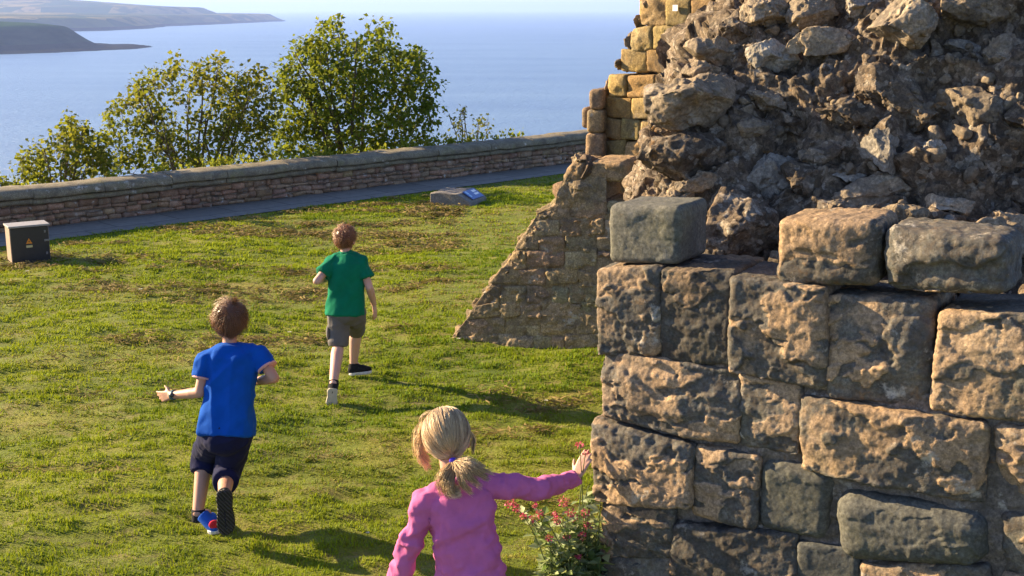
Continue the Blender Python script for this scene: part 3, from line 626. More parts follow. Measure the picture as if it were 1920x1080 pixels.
    mb.build('pier', M['buttress'], root)
    # ---- sloping buttress
    bO = G(842, 641); bn = nrm(V3(-.38, -.925, 0)); bu = V3(-bn[1], bn[0], 0)
    if bu[0] < 0: bu = -bu
    bp = lambda px, py: on_plane(px, py, bO, bn)
    left = lambda py: np.interp(py, [300, 320, 345, 385, 400, 430, 465, 515, 565, 605, 640, 700], [1072, 1064, 1046, 1036, 1004, 988, 966, 932, 892, 868, 836, 800])
    rows = [302, 342, 378, 412, 442, 470, 504, 534, 568, 596, 628, 655, 685, 712]; mb = MB()
    for k in range(len(rows) - 1):
        y0, y1 = rows[k], rows[k + 1]; x = left((y0 + y1) / 2) ; first = True
        while x < (1104 if y1 < 400 else 1200):
            w = g.uniform(24, 76) if not first else g.uniform(34, 66); sh = (y1 - y0) * .55 if first and k > 1 else 0
            xa = left(y0) if first else x; xb = left(y1) if first else x
            ja, jb = g.uniform(-5, 5, 2); q = [bp(xa + .3, y0 + .3 + ja), bp(x + w - .3, y0 + .3 + jb), bp(x + w - .3, y1 - .3 + jb), bp(xb + .3, y1 - .3 + ja)]
            V, F = block(q, bn, .45, .007 if k > 1 else .05, .012, seed=700 + k * 30 + int(x) % 29, amp=1.25 if k > 1 else 1.2, out=g.uniform(-.008, .008), spall=.8)
            mb.add(V, F, vary(g, .78, 1.2)); x += w; first = False
    pv = np.linspace(312, 705, 150); nu = 150; W = np.array([bp(left(y) + 5 + ((1205 if y > 398 else 1132) - left(y)) * f, y) for f in np.linspace(0, 1, nu) for y in pv])
    W = W + bn * (.004 + fbm(W * 6, 4, .6) * .034 + fbm(W * 30, 3) * .010)[:, None]; mb.add(W, gridF(nu, 150)[:, ::-1], V3(.9, .9, .9))
    V0 = np.array([bp(*q) for q in [(850, 640), (935, 520), (1000, 410), (1045, 388), (1080, 312), (1126, 312), (1130, 398), (1200, 398), (1200, 700), (815, 700)]])
    a = V0 - bn * .05; b = V0 - bn * .5; n = len(V0); i = np.arange(n)
    mb.add(np.vstack([a, b]), np.stack([i, (i + 1) % n, (i + 1) % n + n, i + n], 1)); mb.add(np.vstack([a, a.mean(0)]), np.stack([i, (i + 1) % n, np.full(n, n)], 1)); mb.add(np.vstack([b, b.mean(0)]), np.stack([i, (i + 1) % n, np.full(n, n)], 1))
    mb.build('buttress', M['buttress'], root)
    mb = MB()
    for x, y, sx, sy, sd in [(1048, 362, 22, 26, 1), (1020, 402, 34, 16, 2), (1092, 322, 36, 30, 3), (1078, 300, 18, 12, 4), (1086, 352, 34, 26, 5), (980, 448, 20, 16, 6), (944, 505, 18, 14, 7), (905, 552, 16, 14, 8), (876, 600, 14, 13, 9), (1034, 384, 16, 10, 10), (1000, 424, 15, 12, 11), (962, 478, 15, 13, 12), (922, 532, 16, 12, 13), (890, 578, 12, 13, 14), (856, 626, 17, 10, 15), (848, 638, 14, 7, 16), (1060, 336, 14, 12, 17), (950, 492, 9, 9, 18), (986, 436, 10, 8, 19)]:
        a = bp(x, y) - bn * .12; dep = a[1] * _cp + (CH - a[2]) * _sp
        V, F = rock(a, (sx / FPX * dep, .17, sy / FPX * dep), rotm((0, 1, 0), -.5 if sd > 5 else 0), 4, 800 + sd, cuts=7); mb.add(V, F, vary(g, .8, 1.3))
    mb.build('weathered_capstones', M['buttress'], root)
    # a small white survey tag high on the masonry
    a = gp(1273, 15) + gn * .05; e = .024
    V, F = boxv((-e, -.004, -e), (e, .004, e)); Rz = rotm((0, 0, 1), math.atan2(gn[1], gn[0]) + math.pi / 2)
    mk('white_tag', V @ Rz.T + a, F, M['white'], root, False)
M['pale'] = stone('pale_boulder', [(.22, .195, .16), (.30, .265, .215), (.19, .17, .14)], white=.12, orange=.06, green=.02, dark=.3, bs=.6, bd=.01)
M['white'] = plain('white_paint', (.8, .8, .8), .5)
build_ruin()

# ------------------------------------------------------------ cabinet and marker stone
def build_cabinet():
    # front face corners on the lawn
    a = G(23, 494); b = G(96, 486.5); ux = nrm(b - a); wid = np.linalg.norm(b - a); h = .44; dep = .26
    uy = V3(-ux[1], ux[0], 0); a[2] = 0; a = a + V3(0, 0, ground_z(a[0], a[1]) - .01)
    root = thing('electric_cabinet', 'squat black electrical cabinet with an orange warning sign on the grass', 'cabinet', tuple(a))
    def bx(x0, x1, y0, y1, z0, z1, r=.006):
        V, F = boxv((x0, y0, z0), (x1, y1, z1)); W = a + V[:, :1] * ux + V[:, 1:2] * uy + V[:, 2:] * V3(0, 0, 1); return W, F
    def part(n, m, *bs, parent=root):
        mb = MB(); [mb.add(*bx(*q)) for q in bs]; o = mb.build(n, m, parent, False); bv = o.modifiers.new('b', 'BEVEL'); bv.width = .004; bv.segments = 2; return o
    k = plain('black_enamel', (.022, .022, .024), .45, .45); gr = plain('sunlit_lid', (.30, .28, .26), .55, .4); mt = plain('dull_steel', (.20, .20, .21), .4, .5, Metallic=.6)  # lid painted lighter to stand for sun on the top
    part('body', plain('sunlit_cabinet_sides', (.30, .22, .17), .6, .35), (0, wid, .012, dep, 0, h - .012))  # pale sides carry painted sunlight; the cabinet itself is black
    part('plinth', k, (.01, wid - .01, .02, dep - .01, -.06, .0))
    part('lid', gr, (-.012, wid + .012, -.018, dep + .012, h - .010, h + .012))
    d = part('door', k, (.006, wid - .006, -.004, .012, .006, h - .016))
    part('hinge', mt, (wid - .055, wid - .035, -.012, -.004, h - .09, h - .06), parent=d); part('hinge', mt, (wid - .05, wid - .03, -.012, -.004, .10, .13), parent=d)
    part('latch', mt, (wid - .06, wid - .005, -.016, -.004, h - .19, h - .165), parent=d)
    c = wid * .47; zt = h - .20
    tri = np.array([(c - .034, -.007, zt), (c + .034, -.007, zt), (c, -.007, zt + .062)]); W = a + tri[:, :1] * ux + tri[:, 1:2] * uy + tri[:, 2:] * V3(0, 0, 1); V = np.vstack([W, W + uy * .003])
    o = mk('warning_sign', V, [np.array([(0, 1, 2)]), np.array([(0, 3, 4, 1), (1, 4, 5, 2), (2, 5, 3, 0)])], plain('orange_sign', (.75, .26, .02), .5), root, False)
    bolt = np.array([(.004, .046), (-.010, .024), (.0, .024), (-.005, .006), (.011, .030), (.001, .030)]); bv = np.array([(c + x, -.0085, zt + z) for x, z in bolt]); W = a + bv[:, :1] * ux + bv[:, 1:2] * uy + bv[:, 2:] * V3(0, 0, 1)
    mk('lightning_mark', W, [np.array([(0, 1, 2), (0, 2, 5), (2, 3, 4), (2, 4, 5)])], k, o, False)
    part('label', plain('cream_label', (.55, .47, .22), .6), (c - .034, c + .034, -.007, -.004, zt - .045, zt - .018))
build_cabinet()
def build_marker():
    Y = 17.95; a = G(808, 383); b = G(872, 387); c = P(898, 364, 18.15); 
    root = thing('marker_stone', 'low grey marker stone with a sloping blue information panel on the lawn', 'marker stone', tuple(a))
    p = lambda x, y, Yq: P(x, y, Yq)
    F0 = [p(807, 384, 17.9), p(872, 388, 17.75), p(892, 383, 18.0), p(893, 369, 18.02), p(856, 361, 17.85), p(808, 359, 17.92)]
    # front outline (left foot, right foot, nose) then the back, offset into the scene
    fl, fr = G(807, 384), G(870, 388); ux = nrm(fr - fl); uy = nrm(V3(-ux[1], ux[0], 0)); L = np.linalg.norm(fr - fl)
    f = lambda x, y, z: fl + ux * x + uy * y + V3(0, 0, z)
    H = .175; D = .62; xs = L * .80
    prof = [(0, -.05), (0, H), (xs, H + .005), (L + .09, .06), (L + .09, -.05)]
    k = 14; ys = np.linspace(0, D, k); mb = MB(); dense = []
    for i in range(len(prof)):
        q0, q1 = np.array(prof[i]), np.array(prof[(i + 1) % len(prof)]); n = 12
        dense += [q0 + (q1 - q0) * t for t in np.linspace(0, 1, n, endpoint=False)]
    dense = np.array(dense); cen = dense.mean(0); mlen = len(dense)
    rings = []
    for y in np.concatenate([[0, 0], ys, [D, D]]):
        rings.append([f(*(q[0], y, q[1])) for q in dense])
    rings = np.array(rings); rings[0] = rings[0].mean(0) + (rings[0] - rings[0].mean(0)) * .5; rings[-1] = rings[-1].mean(0) + (rings[-1] - rings[-1].mean(0)) * .5
    rings[1] = rings[1].mean(0) + (rings[1] - rings[1].mean(0)) * .975; rings[-2] = rings[-2].mean(0) + (rings[-2] - rings[-2].mean(0)) * .975
    W = np.transpose(rings, (1, 0, 2)).reshape(-1, 3); R = len(rings)
    F = [gridF(mlen, R, True)]
    i = np.arange(mlen); j = (i + 1) % mlen; c0, c1 = mlen * R, mlen * R + 1
    T = np.concatenate([np.stack([i * R, np.full(mlen, c0), j * R], 1), np.stack([i * R + R - 1, j * R + R - 1, np.full(mlen, c1)], 1)])
    W = np.vstack([W, rings[0].mean(0), rings[-1].mean(0)]); W = W + (fbm(W * 5, 3) * .020 + fbm(W * 22, 2) * .007)[:, None] * V3(.3, .3, 1)
    mk('stone_body', W, [T] + F, M['info'], root)
    # panel on the slope
    s0 = np.array([xs, H + .005]); s1 = np.array([L + .09, .06]); sv = (s1 - s0); ln = np.linalg.norm(sv); sv /= ln; nv = np.array([-sv[1], sv[0]])
    def pl(u0, u1, y0, y1, lift, th=.01):
        V = []
        for l in (lift, lift + th):
            for u, y in ((u0, y0), (u1, y0), (u1, y1), (u0, y1)):
                q = s0 + sv * u + nv * l; V.append(f(q[0], y, q[1]))
        return np.array(V), np.array([(4, 5, 6, 7), (0, 1, 5, 4), (1, 2, 6, 5), (2, 3, 7, 6), (3, 0, 4, 7)])
    pan = mk('information_panel', *pl(.005, ln - .03, .16, D - .06, .012), plain('blue_enamel', (.03, .09, .30), .3, .5), root, False)
    mb = MB(); [mb.add(*pl(u, u + w_, y0, y1, .0225, .0015)) for u, w_, y0, y1 in ((.03, .045, .40, .53), (.095, .04, .38, .53))]
    mb.build('white_lettering', M['white'], pan, False)
    mb = MB(); [mb.add(*pl(u, u + w_, y0, y1, .0225, .0015)) for u, w_, y0, y1 in ((.02, .07, .19, .25), (.10, .05, .19, .24))]
    mb.build('pale_picture', plain('pale_blue', (.35, .55, .75), .4), pan, False)
build_marker()
# ------------------------------------------------------------ trees and plants
M['bark'] = stone('bark', [(.10, .075, .05), (.17, .13, .09), (.07, .055, .04)], white=.05, orange=.02, green=.1, dark=.3, rnd=0.)
M['leaf'] = leafy('tree_leaves', None, .5, rough=.65, spec=.12)
def tree(name, label, base, stems, env, clumps, per, leaf, cols, spread=.17, r0=.045, group=None):
    """env(n) -> n clump centres; stems = number of leaders from the base."""
    root = thing(name, label, 'tree', tuple(base), group)
    ct = env(clumps); ct = ct[np.argsort(ct[:, 2])]
    wood = MB(); nodes = []; 
    hi = ct[ct[:, 2] > np.quantile(ct[:, 2], .45)]
    lead = hi[RNG.choice(len(hi), stems, replace=False)]
    for L in lead:
        b = base + V3(*(RNG.normal(0, .10, 2)), 0); n = 12; t = np.linspace(0, 1, n)[:, None]
        mid = b + (L - b) * V3(.30, .30, .55) + RNG.normal(0, .06, 3)
        c = (1 - t) ** 2 * b + 2 * t * (1 - t) * mid + t ** 2 * L; c += fbm(c * 2.5, 2)[:, None] * .05
        rr = r0 * (1 - .85 * t[:, 0]) + .004; wood.add(*tube(c, rr, 6)); nodes += [(p, r) for p, r in zip(c, rr)]
    NP = np.array([q[0] for q in nodes]); NR = [q[1] for q in nodes]
    for q in ct:
        dl = q - NP; dist = np.linalg.norm(dl, axis=1) + np.where(dl[:, 2] < .05, 1.2, 0) ; i = int(np.argmin(dist)); p = NP[i]; n = 6; t = np.linspace(0, 1, n)[:, None]
        mid = (p + q) / 2 + V3(0, 0, -.06 * np.linalg.norm(q - p)) + RNG.normal(0, .04, 3)
        c = (1 - t) ** 2 * p + 2 * t * (1 - t) * mid + t ** 2 * q; wood.add(*tube(c, np.linspace(min(NR[i] * .6, .016), .004, n), 4, False))
        NP = np.vstack([NP, c[2:]]); NR += [.008] * (n - 2)
    wood.build('trunk', M['bark'], root)
    n = clumps * per; k = np.repeat(np.arange(clumps), per)
    off = rdir(n) * (RNG.random(n) ** .6)[:, None] * spread * V3(1, 1, .85) * np.repeat(RNG.uniform(.55, 1.25, clumps), per)[:, None]
    pos = ct[k] + off; up = V3(0, 0, 1); nn = rdir(n) * .75 + up * .7 + nrm(to_sun) * .25
    d = off / np.maximum(np.linalg.norm(off, axis=1, keepdims=True), 1e-6) + rdir(n) * .7 - up * .35
    V, F = leaves(pos, d, nn, leaf * RNG.uniform(.6, 1.25, n), .85)
    tone = np.clip(RNG.normal(.5, .22, n) + np.repeat(RNG.normal(0, .22, clumps), per), 0, 1)[:, None]
    yellow_mix = cols[3](ct[k]) * np.repeat(RNG.random(clumps), per); yellow_mix = np.clip(yellow_mix + RNG.normal(0, .12, n), 0, 1)[:, None]  # share of yellow leaves, mostly rising with height
    col = (cols[0] * (1 - tone) + cols[1] * tone) * (1 - yellow_mix) + cols[2] * yellow_mix
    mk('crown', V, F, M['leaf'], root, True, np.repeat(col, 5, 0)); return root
def inpoly(px, py, poly):
    r = np.zeros(len(px), bool)
    for (x0, y0), (x1, y1) in zip(poly, poly[1:] + poly[:1]):
        c = (y0 > py) != (y1 > py); r ^= c & (px < (x1 - x0) * (py - y0) / ((y1 - y0) or 1e-9) + x0)
    return r
def env_of(poly, Y, thick, sparse=None):
    # a crown volume: its outline at its own distance, its depth rounded like its width
    xs = [p[0] for p in poly]; ys = [p[1] for p in poly]
    def f(n):
        out = []
        while len(out) < n:
            x = RNG.uniform(min(xs), max(xs)); y = RNG.uniform(min(ys), max(ys))
            if not inpoly(np.array([x]), np.array([y]), poly)[0]: continue
            if sparse and RNG.random() > sparse(x, y): continue
            c = 1 - abs((x - sum(xs) / len(xs)) / (max(xs) - min(xs)) * 1.6) ** 2
            out.append(P(x, y, Y + RNG.uniform(-1, 1) * thick * max(.35, c)))
        return np.array(out)
    return f
GD, GL, GY = V3(.036, .082, .008), V3(.115, .175, .016), V3(.28, .22, .02)
OL0, OL1, OL2 = V3(.048, .086, .010), V3(.130, .165, .018), V3(.26, .19, .025)
PB = lambda px, py, Y, dz: P(px, py, Y) + V3(0, 0, -dz)
sp = lambda s: (lambda x, y: s)
hl = lambda lo, hi: (lambda c: np.clip((c[:, 2] - lo) / (hi - lo), 0, 1) * .8)
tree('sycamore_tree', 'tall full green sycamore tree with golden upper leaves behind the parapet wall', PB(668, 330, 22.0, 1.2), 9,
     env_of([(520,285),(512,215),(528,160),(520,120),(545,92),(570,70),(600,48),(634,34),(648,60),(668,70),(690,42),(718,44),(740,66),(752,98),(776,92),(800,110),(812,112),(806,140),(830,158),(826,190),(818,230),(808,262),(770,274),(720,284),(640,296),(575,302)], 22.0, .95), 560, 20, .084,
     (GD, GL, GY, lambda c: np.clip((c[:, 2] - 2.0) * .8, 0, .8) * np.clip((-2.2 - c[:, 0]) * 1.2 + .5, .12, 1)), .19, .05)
tree('multi_stemmed_tree', 'broad thin leaved olive green tree with many upright stems, left of the tall sycamore', PB(372, 330, 20.2, 1.3), 13,
     env_of([(190,318),(180,250),(205,200),(232,188),(258,150),(300,126),(330,110),(360,96),(382,108),(410,106),(440,120),(466,134),(492,126),(516,150),(520,200),(512,262),(500,300),(420,308),(300,322)], 20.2, .75), 380, 17, .078,
     (OL0, OL1, OL2, lambda c: np.clip((c[:, 2] - .6) * .5, .1, .7)), .17, .032)
tree('small_bushy_tree', 'low ragged olive green bush behind the parapet at the left edge', PB(110, 370, 17.8, 1.0), 9,
     env_of([(18,346),(28,322),(22,294),(48,288),(70,262),(90,264),(110,238),(130,214),(150,228),(168,236),(184,250),(200,290),(205,330),(120,345),(60,350)], 17.8, .5), 140, 16, .072,
     (OL0, OL1, OL2, lambda c: np.clip((c[:, 2] - .4) * .6, .15, .6)), .14, .022)
tree('twiggy_sapling', 'sparse spindly pale leaved sapling above the coping, right of the sycamore', PB(880, 290, 22.4, .8), 7,
     env_of([(830,262),(832,226),(846,200),(862,212),(870,198),(884,216),(905,212),(916,222),(928,246),(924,256),(890,262)], 22.4, .3), 34, 7, .065,
     (V3(.09, .12, .035), V3(.16, .18, .05), OL2, lambda c: c[:, 0] * 0 + .2), .10, .012)
tree('corner_shrub', 'tiny leafy shrub poking over the coping at the far left edge of the view', PB(6, 370, 17.0, .7), 4,
     env_of([(-40,352),(-30,326),(0,334),(12,345),(18,352)], 17.0, .3), 22, 12, .07, (OL0, OL1, OL2, lambda c: c[:, 0] * 0 + .2), .10, .012)
def build_undergrowth():
    pts = []
    for x0, x1, dn in ((-11., -6.2, 20), (-5.6, .2, 110)):
        for _ in range(dn):
            x = RNG.uniform(x0, x1); y = WALL(x) + RNG.uniform(.5, 1.0); pts.append((x, y, .50 + RNG.uniform(-.12, .06)))
    c = np.array(pts); per = 16; n = len(c) * per; off = rdir(n) * RNG.random(n)[:, None] * .12
    V, F = leaves(np.repeat(c, per, 0) + off, off + V3(0, 0, .1) + rdir(n) * .05, rdir(n) + V3(0, 0, .8), .06 * RNG.uniform(.6, 1.3, n))
    t = RNG.random((n, 1)); kind(mk('undergrowth', V, F, M['leaf'], None, True, np.repeat(GL * 1.1 * (1 - t) + V3(.19, .20, .03) * t, 5, 0)), 'stuff')
build_undergrowth()

def build_valerian():
    base = P(1085, 1060, 4.78); base[2] = 0.
    root = thing('valerian_plant', 'bushy red flowered plant with pale green leaves at the foot of the ruined wall', 'plant', tuple(base))
    g = np.random.default_rng(21); stems = MB(); lp = []; ld = []; ln = []; ls = []
    tips = [(957,945),(972,950),(1000,972),(990,985),(1055,942),(1068,950),(1075,965),(1100,950),(1046,975),(1042,1003),(1088,1005),(1062,1005),(1096,1000),(1030,1010),(1088,836),(1099,850),(1110,985),(1015,948)]
    fl = [(957,944,1.2),(968,954,.9),(982,968,.7),(1001,972,1.1),(1012,962,.8),(1058,941,1.3),(1070,962,1.1),(1074,972,.9),(1097,962,1.),(1046,976,1.),(1092,1006,1.0),(1062,1006,.9),(1030,1008,.8),(1102,984,1.),(1087,834,.9),(1098,849,.6),(1003,948,.5),(1040,965,.7),(1084,1044,.6)]
    def stem(px, py, leafy_, Y):
        tip = P(px, py, Y); b = base + V3(g.normal(0, .06), g.normal(0, .05), 0); t = np.linspace(0, 1, 12)[:, None]
        mid = V3(b[0] + (tip[0] - b[0]) * .25, b[1] + (tip[1] - b[1]) * .3, tip[2] * .7); c = (1 - t) ** 2 * b + 2 * t * (1 - t) * mid + t ** 2 * tip
        stems.add(*tube(c, np.linspace(.004, .0018, 12), 5))
        if leafy_:
            for k in range(4, 11):
                for s in range(3):
                    a = g.uniform(0, 6.28); lp.append(c[k]); ld.append((math.cos(a), math.sin(a), g.uniform(-.1, .6))); ln.append((-math.cos(a) * .4 + g.normal(0, .3), -math.sin(a) * .4 + g.normal(0, .3), 1)); ls.append(g.uniform(.035, .065))
    for q in fl: stem(q[0], q[1], q[1] > 930, 4.66 + g.uniform(-.06, .10))
    for k in range(130):
        px = g.uniform(1015, 1140) ; py = g.uniform(935, 1120) if px > 1060 else g.uniform(985, 1120)
        if px < 1040 and py < 1000: continue
        stem(px, py, True, 4.72 + g.uniform(-.10, .16))
    for k in range(6): stem(g.uniform(1085, 1118), g.uniform(905, 940), True, 4.74)
    stems.build('stems', plain('green_stems', (.10, .13, .04), .7), root)
    ls = np.array(ls); lp, ld, ln = map(lambda a: np.array(a, float), (lp, ld, ln)); V, F = leaves(lp, ld, ln, ls, .62)
    t = g.random((len(ls), 1)); mk('foliage', V, F, leafy('valerian_leaves', None, .45, rough=.45, spec=.4), root, True, np.repeat(V3(.15, .25, .05) * (1 - t) + V3(.50, .56, .30) * t, 5, 0))
    m = leafy('red_petals', None, .25, rough=.6)
    for x, y, s in fl:
        c = P(x, y, 4.66); n = int(46 * s) ; off = rdir(n) * (g.random(n) ** .4)[:, None] * .017 * s * V3(1, 1, .8)
        d = off + rdir(n) * .01; V, F = leaves(c + off, d, rdir(n), .009 * g.uniform(.7, 1.3, n), .9); t = g.random((n, 1))
        mk('flower_cluster', V, F, m, root, True, np.repeat(V3(.42, .02, .07) * (1 - t) + V3(.62, .10, .20) * t, 5, 0))
build_valerian()
def build_daisies():
    g = np.random.default_rng(4)
    for x, y, Ys in ((264, 553, 1), (543, 628, 1), (690, 1015, 1), (1024, 758, 1), (52, 521, 1), (860, 650, 1)):
        c = G(x, y); c[2] = ground_z(c[0], c[1]) + .045; k = 9; mb = MB()
        s = .012 * (c[1] / 6); a = np.arange(k) * 2 * math.pi / k; d = np.stack([np.cos(a), np.sin(a), a * 0 + .25], 1)
        V, F = leaves(np.repeat(c[None], k, 0), d, np.tile(V3(0, 0, 1), (k, 1)), np.full(k, s), .7); mb.add(V, F, V3(.8, .8, .78))
        V, F = ICO[1]; mb.add(V * s * .3 * V3(1, 1, .6) + c, F, V3(.7, .5, .03)); t = tube(np.array([c - V3(0, 0, .05), c]), .0015, 4); mb.add(t[0], t[1], V3(.08, .13, .02))
        tag(mb.build('daisy', M['leaf']), 'tiny white daisy flower in the mown grass', 'flower', 'daisies in the lawn')
build_daisies()
# ------------------------------------------------------------ the children
def perp(t):
    r = V3(0, 0, 1) if abs(t[2]) < .8 else V3(1, 0, 0); u = nrm(np.cross(t, r)); return u, np.cross(t, u)
def ringtube(cs, rs, n=20, flat=None):
    cs = np.asarray(cs, float); t = nrm(cs[-1] - cs[0]); u, v = perp(t); a = np.arange(n) * 2 * math.pi / n
    off = np.cos(a)[:, None] * u + np.sin(a)[:, None] * v
    if flat is not None: f = nrm(flat[0]); off = off - f * (off @ f)[:, None] * (1 - flat[1])
    V = (cs[None] + off[:, None] * np.asarray(rs)[None, :, None]).reshape(-1, 3); k = len(cs); F = gridF(n, k, True)
    V = np.vstack([V, cs[0], cs[-1]]); i = np.arange(n); j = (i + 1) % n
    return V, [np.concatenate([np.stack([i * k, np.full(n, n * k), j * k], 1), np.stack([i * k + k - 1, j * k + k - 1, np.full(n, n * k + 1)], 1)]), F]
def cap(p0, p1, r0, r1, n=16, flat=None):
    p0, p1 = np.asarray(p0, float), np.asarray(p1, float); t = nrm(p1 - p0); a = np.linspace(.05, math.pi / 2, 5)
    cs = [p0 - t * r0 * math.cos(x) for x in a] + [p1 + t * r1 * math.cos(x) for x in a[::-1]]
    return ringtube(cs, [r0 * math.sin(x) for x in a] + [r1 * math.sin(x) for x in a[::-1]], n, flat)
def frus(p0, p1, r0, r1, n=24, flat=None):
    p0, p1 = np.asarray(p0, float), np.asarray(p1, float); t = np.linspace(0, 1, 6); return ringtube([p0 + (p1 - p0) * x for x in t], r0 + (r1 - r0) * t, n, flat)
def ell(c, r, X=(1, 0, 0), Y=(0, 1, 0), Z=(0, 0, 1)):
    V, F = ICO[3]; return np.asarray(c) + V[:, :1] * r[0] * np.asarray(X) + V[:, 1:2] * r[1] * np.asarray(Y) + V[:, 2:] * r[2] * np.asarray(Z), F
def loft(rings, n=40, p=2.4):
    a = np.arange(n) * 2 * math.pi / n; ca, sa = np.cos(a), np.sin(a); e = 2 / p
    cx, sx = np.sign(ca) * np.abs(ca) ** e, np.sign(sa) * np.abs(sa) ** e
    V = np.stack([c + cx[:, None] * u + sx[:, None] * v for c, u, v in rings], 1); k = len(rings); V = V.reshape(-1, 3)
    V = np.vstack([V, rings[0][0], rings[-1][0]]); i = np.arange(n); j = (i + 1) % n
    return V, [np.concatenate([np.stack([i * k, np.full(n, n * k), j * k], 1), np.stack([i * k + k - 1, j * k + k - 1, np.full(n, n * k + 1)], 1)]), gridF(n, k, True)]
def solid(mb, voxel, it=4):
    o = mb.build('tmp', M['white']); 
    r = o.modifiers.new('r', 'REMESH'); r.mode = 'VOXEL'; r.voxel_size = voxel
    s = o.modifiers.new('s', 'SMOOTH'); s.factor = .5; s.iterations = it
    dg = bpy.context.evaluated_depsgraph_get(); e = o.evaluated_get(dg); m = e.to_mesh()
    V = np.zeros(len(m.vertices) * 3); m.vertices.foreach_get('co', V); V = V.reshape(-1, 3)
    nl = len(m.loops); li = np.zeros(nl, np.int32); m.loops.foreach_get('vertex_index', li)
    lt = np.zeros(len(m.polygons), np.int32); m.polygons.foreach_get('loop_total', lt); ls = np.zeros(len(m.polygons), np.int32); m.polygons.foreach_get('loop_start', ls)
    F = [li[ls[lt == k][:, None] + np.arange(k)] for k in (3, 4) if (lt == k).any()]
    e.to_mesh_clear(); me = o.data; bpy.data.objects.remove(o); bpy.data.meshes.remove(me); return V, F
def normals(V, F):
    N = np.zeros_like(V)
    for f in F:
        n = np.cross(V[f[:, 1]] - V[f[:, 0]], V[f[:, 2]] - V[f[:, 0]])
        for k in range(f.shape[1]): np.add.at(N, f[:, k], n)
    return N / np.maximum(np.linalg.norm(N, axis=1, keepdims=True), 1e-12)
def folds(V, F, amp, dirs, sc=11.):
    """creases: noise stretched along given directions"""
    N = normals(V, F); d = 0
    for k, (ax, st) in enumerate(dirs):
        ax = nrm(ax); u, v = perp(ax); q = np.stack([V @ ax * sc * .28, V @ u * sc, V @ v * sc], 1) + 11 * k + st
        d = d + (.45 - np.abs(vn(q + .4 * fbm(q * .7, 2)[:, None]))) * amp + vn(q * 2.3) * amp * .3
    return V + N * d[:, None]
def fabric(name, col, nz=.10, rough=.85, sheen=.03):
    t = NT(name); v = t.obj()
    c = t.mix(t.ramp(t.noise(v, 14, 4, .6), (.35, 0.), (.7, 1.)), tuple(x * (1 - nz) for x in col), tuple(min(1, x * (1 + nz)) for x in col))
    b = t.bump(t.noise(v, 45, 3, .6), .35, .004); b = t.bump(t.noise(v, 420, 2, .6), .35, .0012, b)
    return t.done(c, b, rough, Sheen_Weight=sheen, Specular_IOR_Level=.06)
def skin_mat():
    t = NT('child_skin'); v = t.obj(); c = attr(t)
    c = t.mix(t.ramp(t.noise(v, 22, 4, .6), (.4, 0.), (.7, .35)), c, (.56, .27, .20))
    return t.done(c, t.bump(t.noise(v, 300, 2), .15, .001), .52, Subsurface_Weight=.12, Subsurface_Radius=(.012, .005, .003), Specular_IOR_Level=.35)
M['skin'] = skin_mat()
def hair_mat(name):
    t = NT(name); return t.done(attr(t), None, .42, Specular_IOR_Level=.45, Sheen_Weight=.15)
M['hair'] = hair_mat('hair_strands')
def strands(L, r0, r1, cols):
    """L (n,k,3) polylines -> thin three-sided tubes"""
    n, k, _ = L.shape; t = np.gradient(L, axis=1); t /= np.maximum(np.linalg.norm(t, axis=2, keepdims=True), 1e-9)
    ref = np.where(np.abs(t[..., 2:]) < .8, V3(0, 0, 1), V3(1, 0, 0)); u = np.cross(t, ref); u /= np.maximum(np.linalg.norm(u, axis=2, keepdims=True), 1e-9); v = np.cross(t, u)
    r = np.linspace(r0, r1, k)[None, :, None]; V = np.stack([L + r * (math.cos(a) * u + math.sin(a) * v) for a in (0, 2.09, 4.19)], 2)
    V = V.reshape(-1, 3); s = (np.arange(n) * k * 3)[:, None, None, None] + (np.arange(k - 1) * 3)[None, :, None, None]; j = np.arange(3); q = np.stack([j, (j + 1) % 3, (j + 1) % 3 + 3, j + 3], 1)
    return V, (s + q[None, None]).reshape(-1, 4), np.repeat(cols, k * 3, 0)
def hand(mb, w, d, t, pn, L=.135, curl=(.25, .3, .35, .4), thumb=.2, spr=.10):
    d = nrm(d); t = nrm(t - d * np.dot(t, d)); pn = nrm(pn - d * np.dot(pn, d) - t * np.dot(pn, t)); s = L / .135
    for i, (off, ln, kk) in enumerate(((.022, .052, .066), (.0075, .060, .068), (-.0075, .055, .065), (-.0215, .042, .058))):
        kn = w + d * kk * s + t * off * s; mb.add(*cap(w + t * off * .55 * s + d * .008, kn, .0125 * s, .0092 * s, 10, (pn, .85)))
        p = kn; a = curl[i] * .5; sp = off / .022 * spr
        for q, rr in ((.45, .0076), (.30, .0068), (.25, .0060)):
            dr = nrm((d + t * sp) * math.cos(a) + pn * math.sin(a)); e = p + dr * ln * q * s; mb.add(*cap(p, e, rr * s, (rr - .0006) * s, 10)); p = e; a += curl[i]
    b = w + d * .020 * s + t * .020 * s + pn * .004; td = nrm(d * .62 + t * .72 + pn * (.15 + thumb)); e = b + td * .026 * s
    mb.add(*cap(w + d * .01 + t * .008, b, .012 * s, .0105 * s, 10)); mb.add(*cap(b, e, .0100 * s, .0080 * s, 10)); td2 = nrm(td + d * .35); mb.add(*cap(e, e + td2 * .024 * s, .0080 * s, .0066 * s, 10))
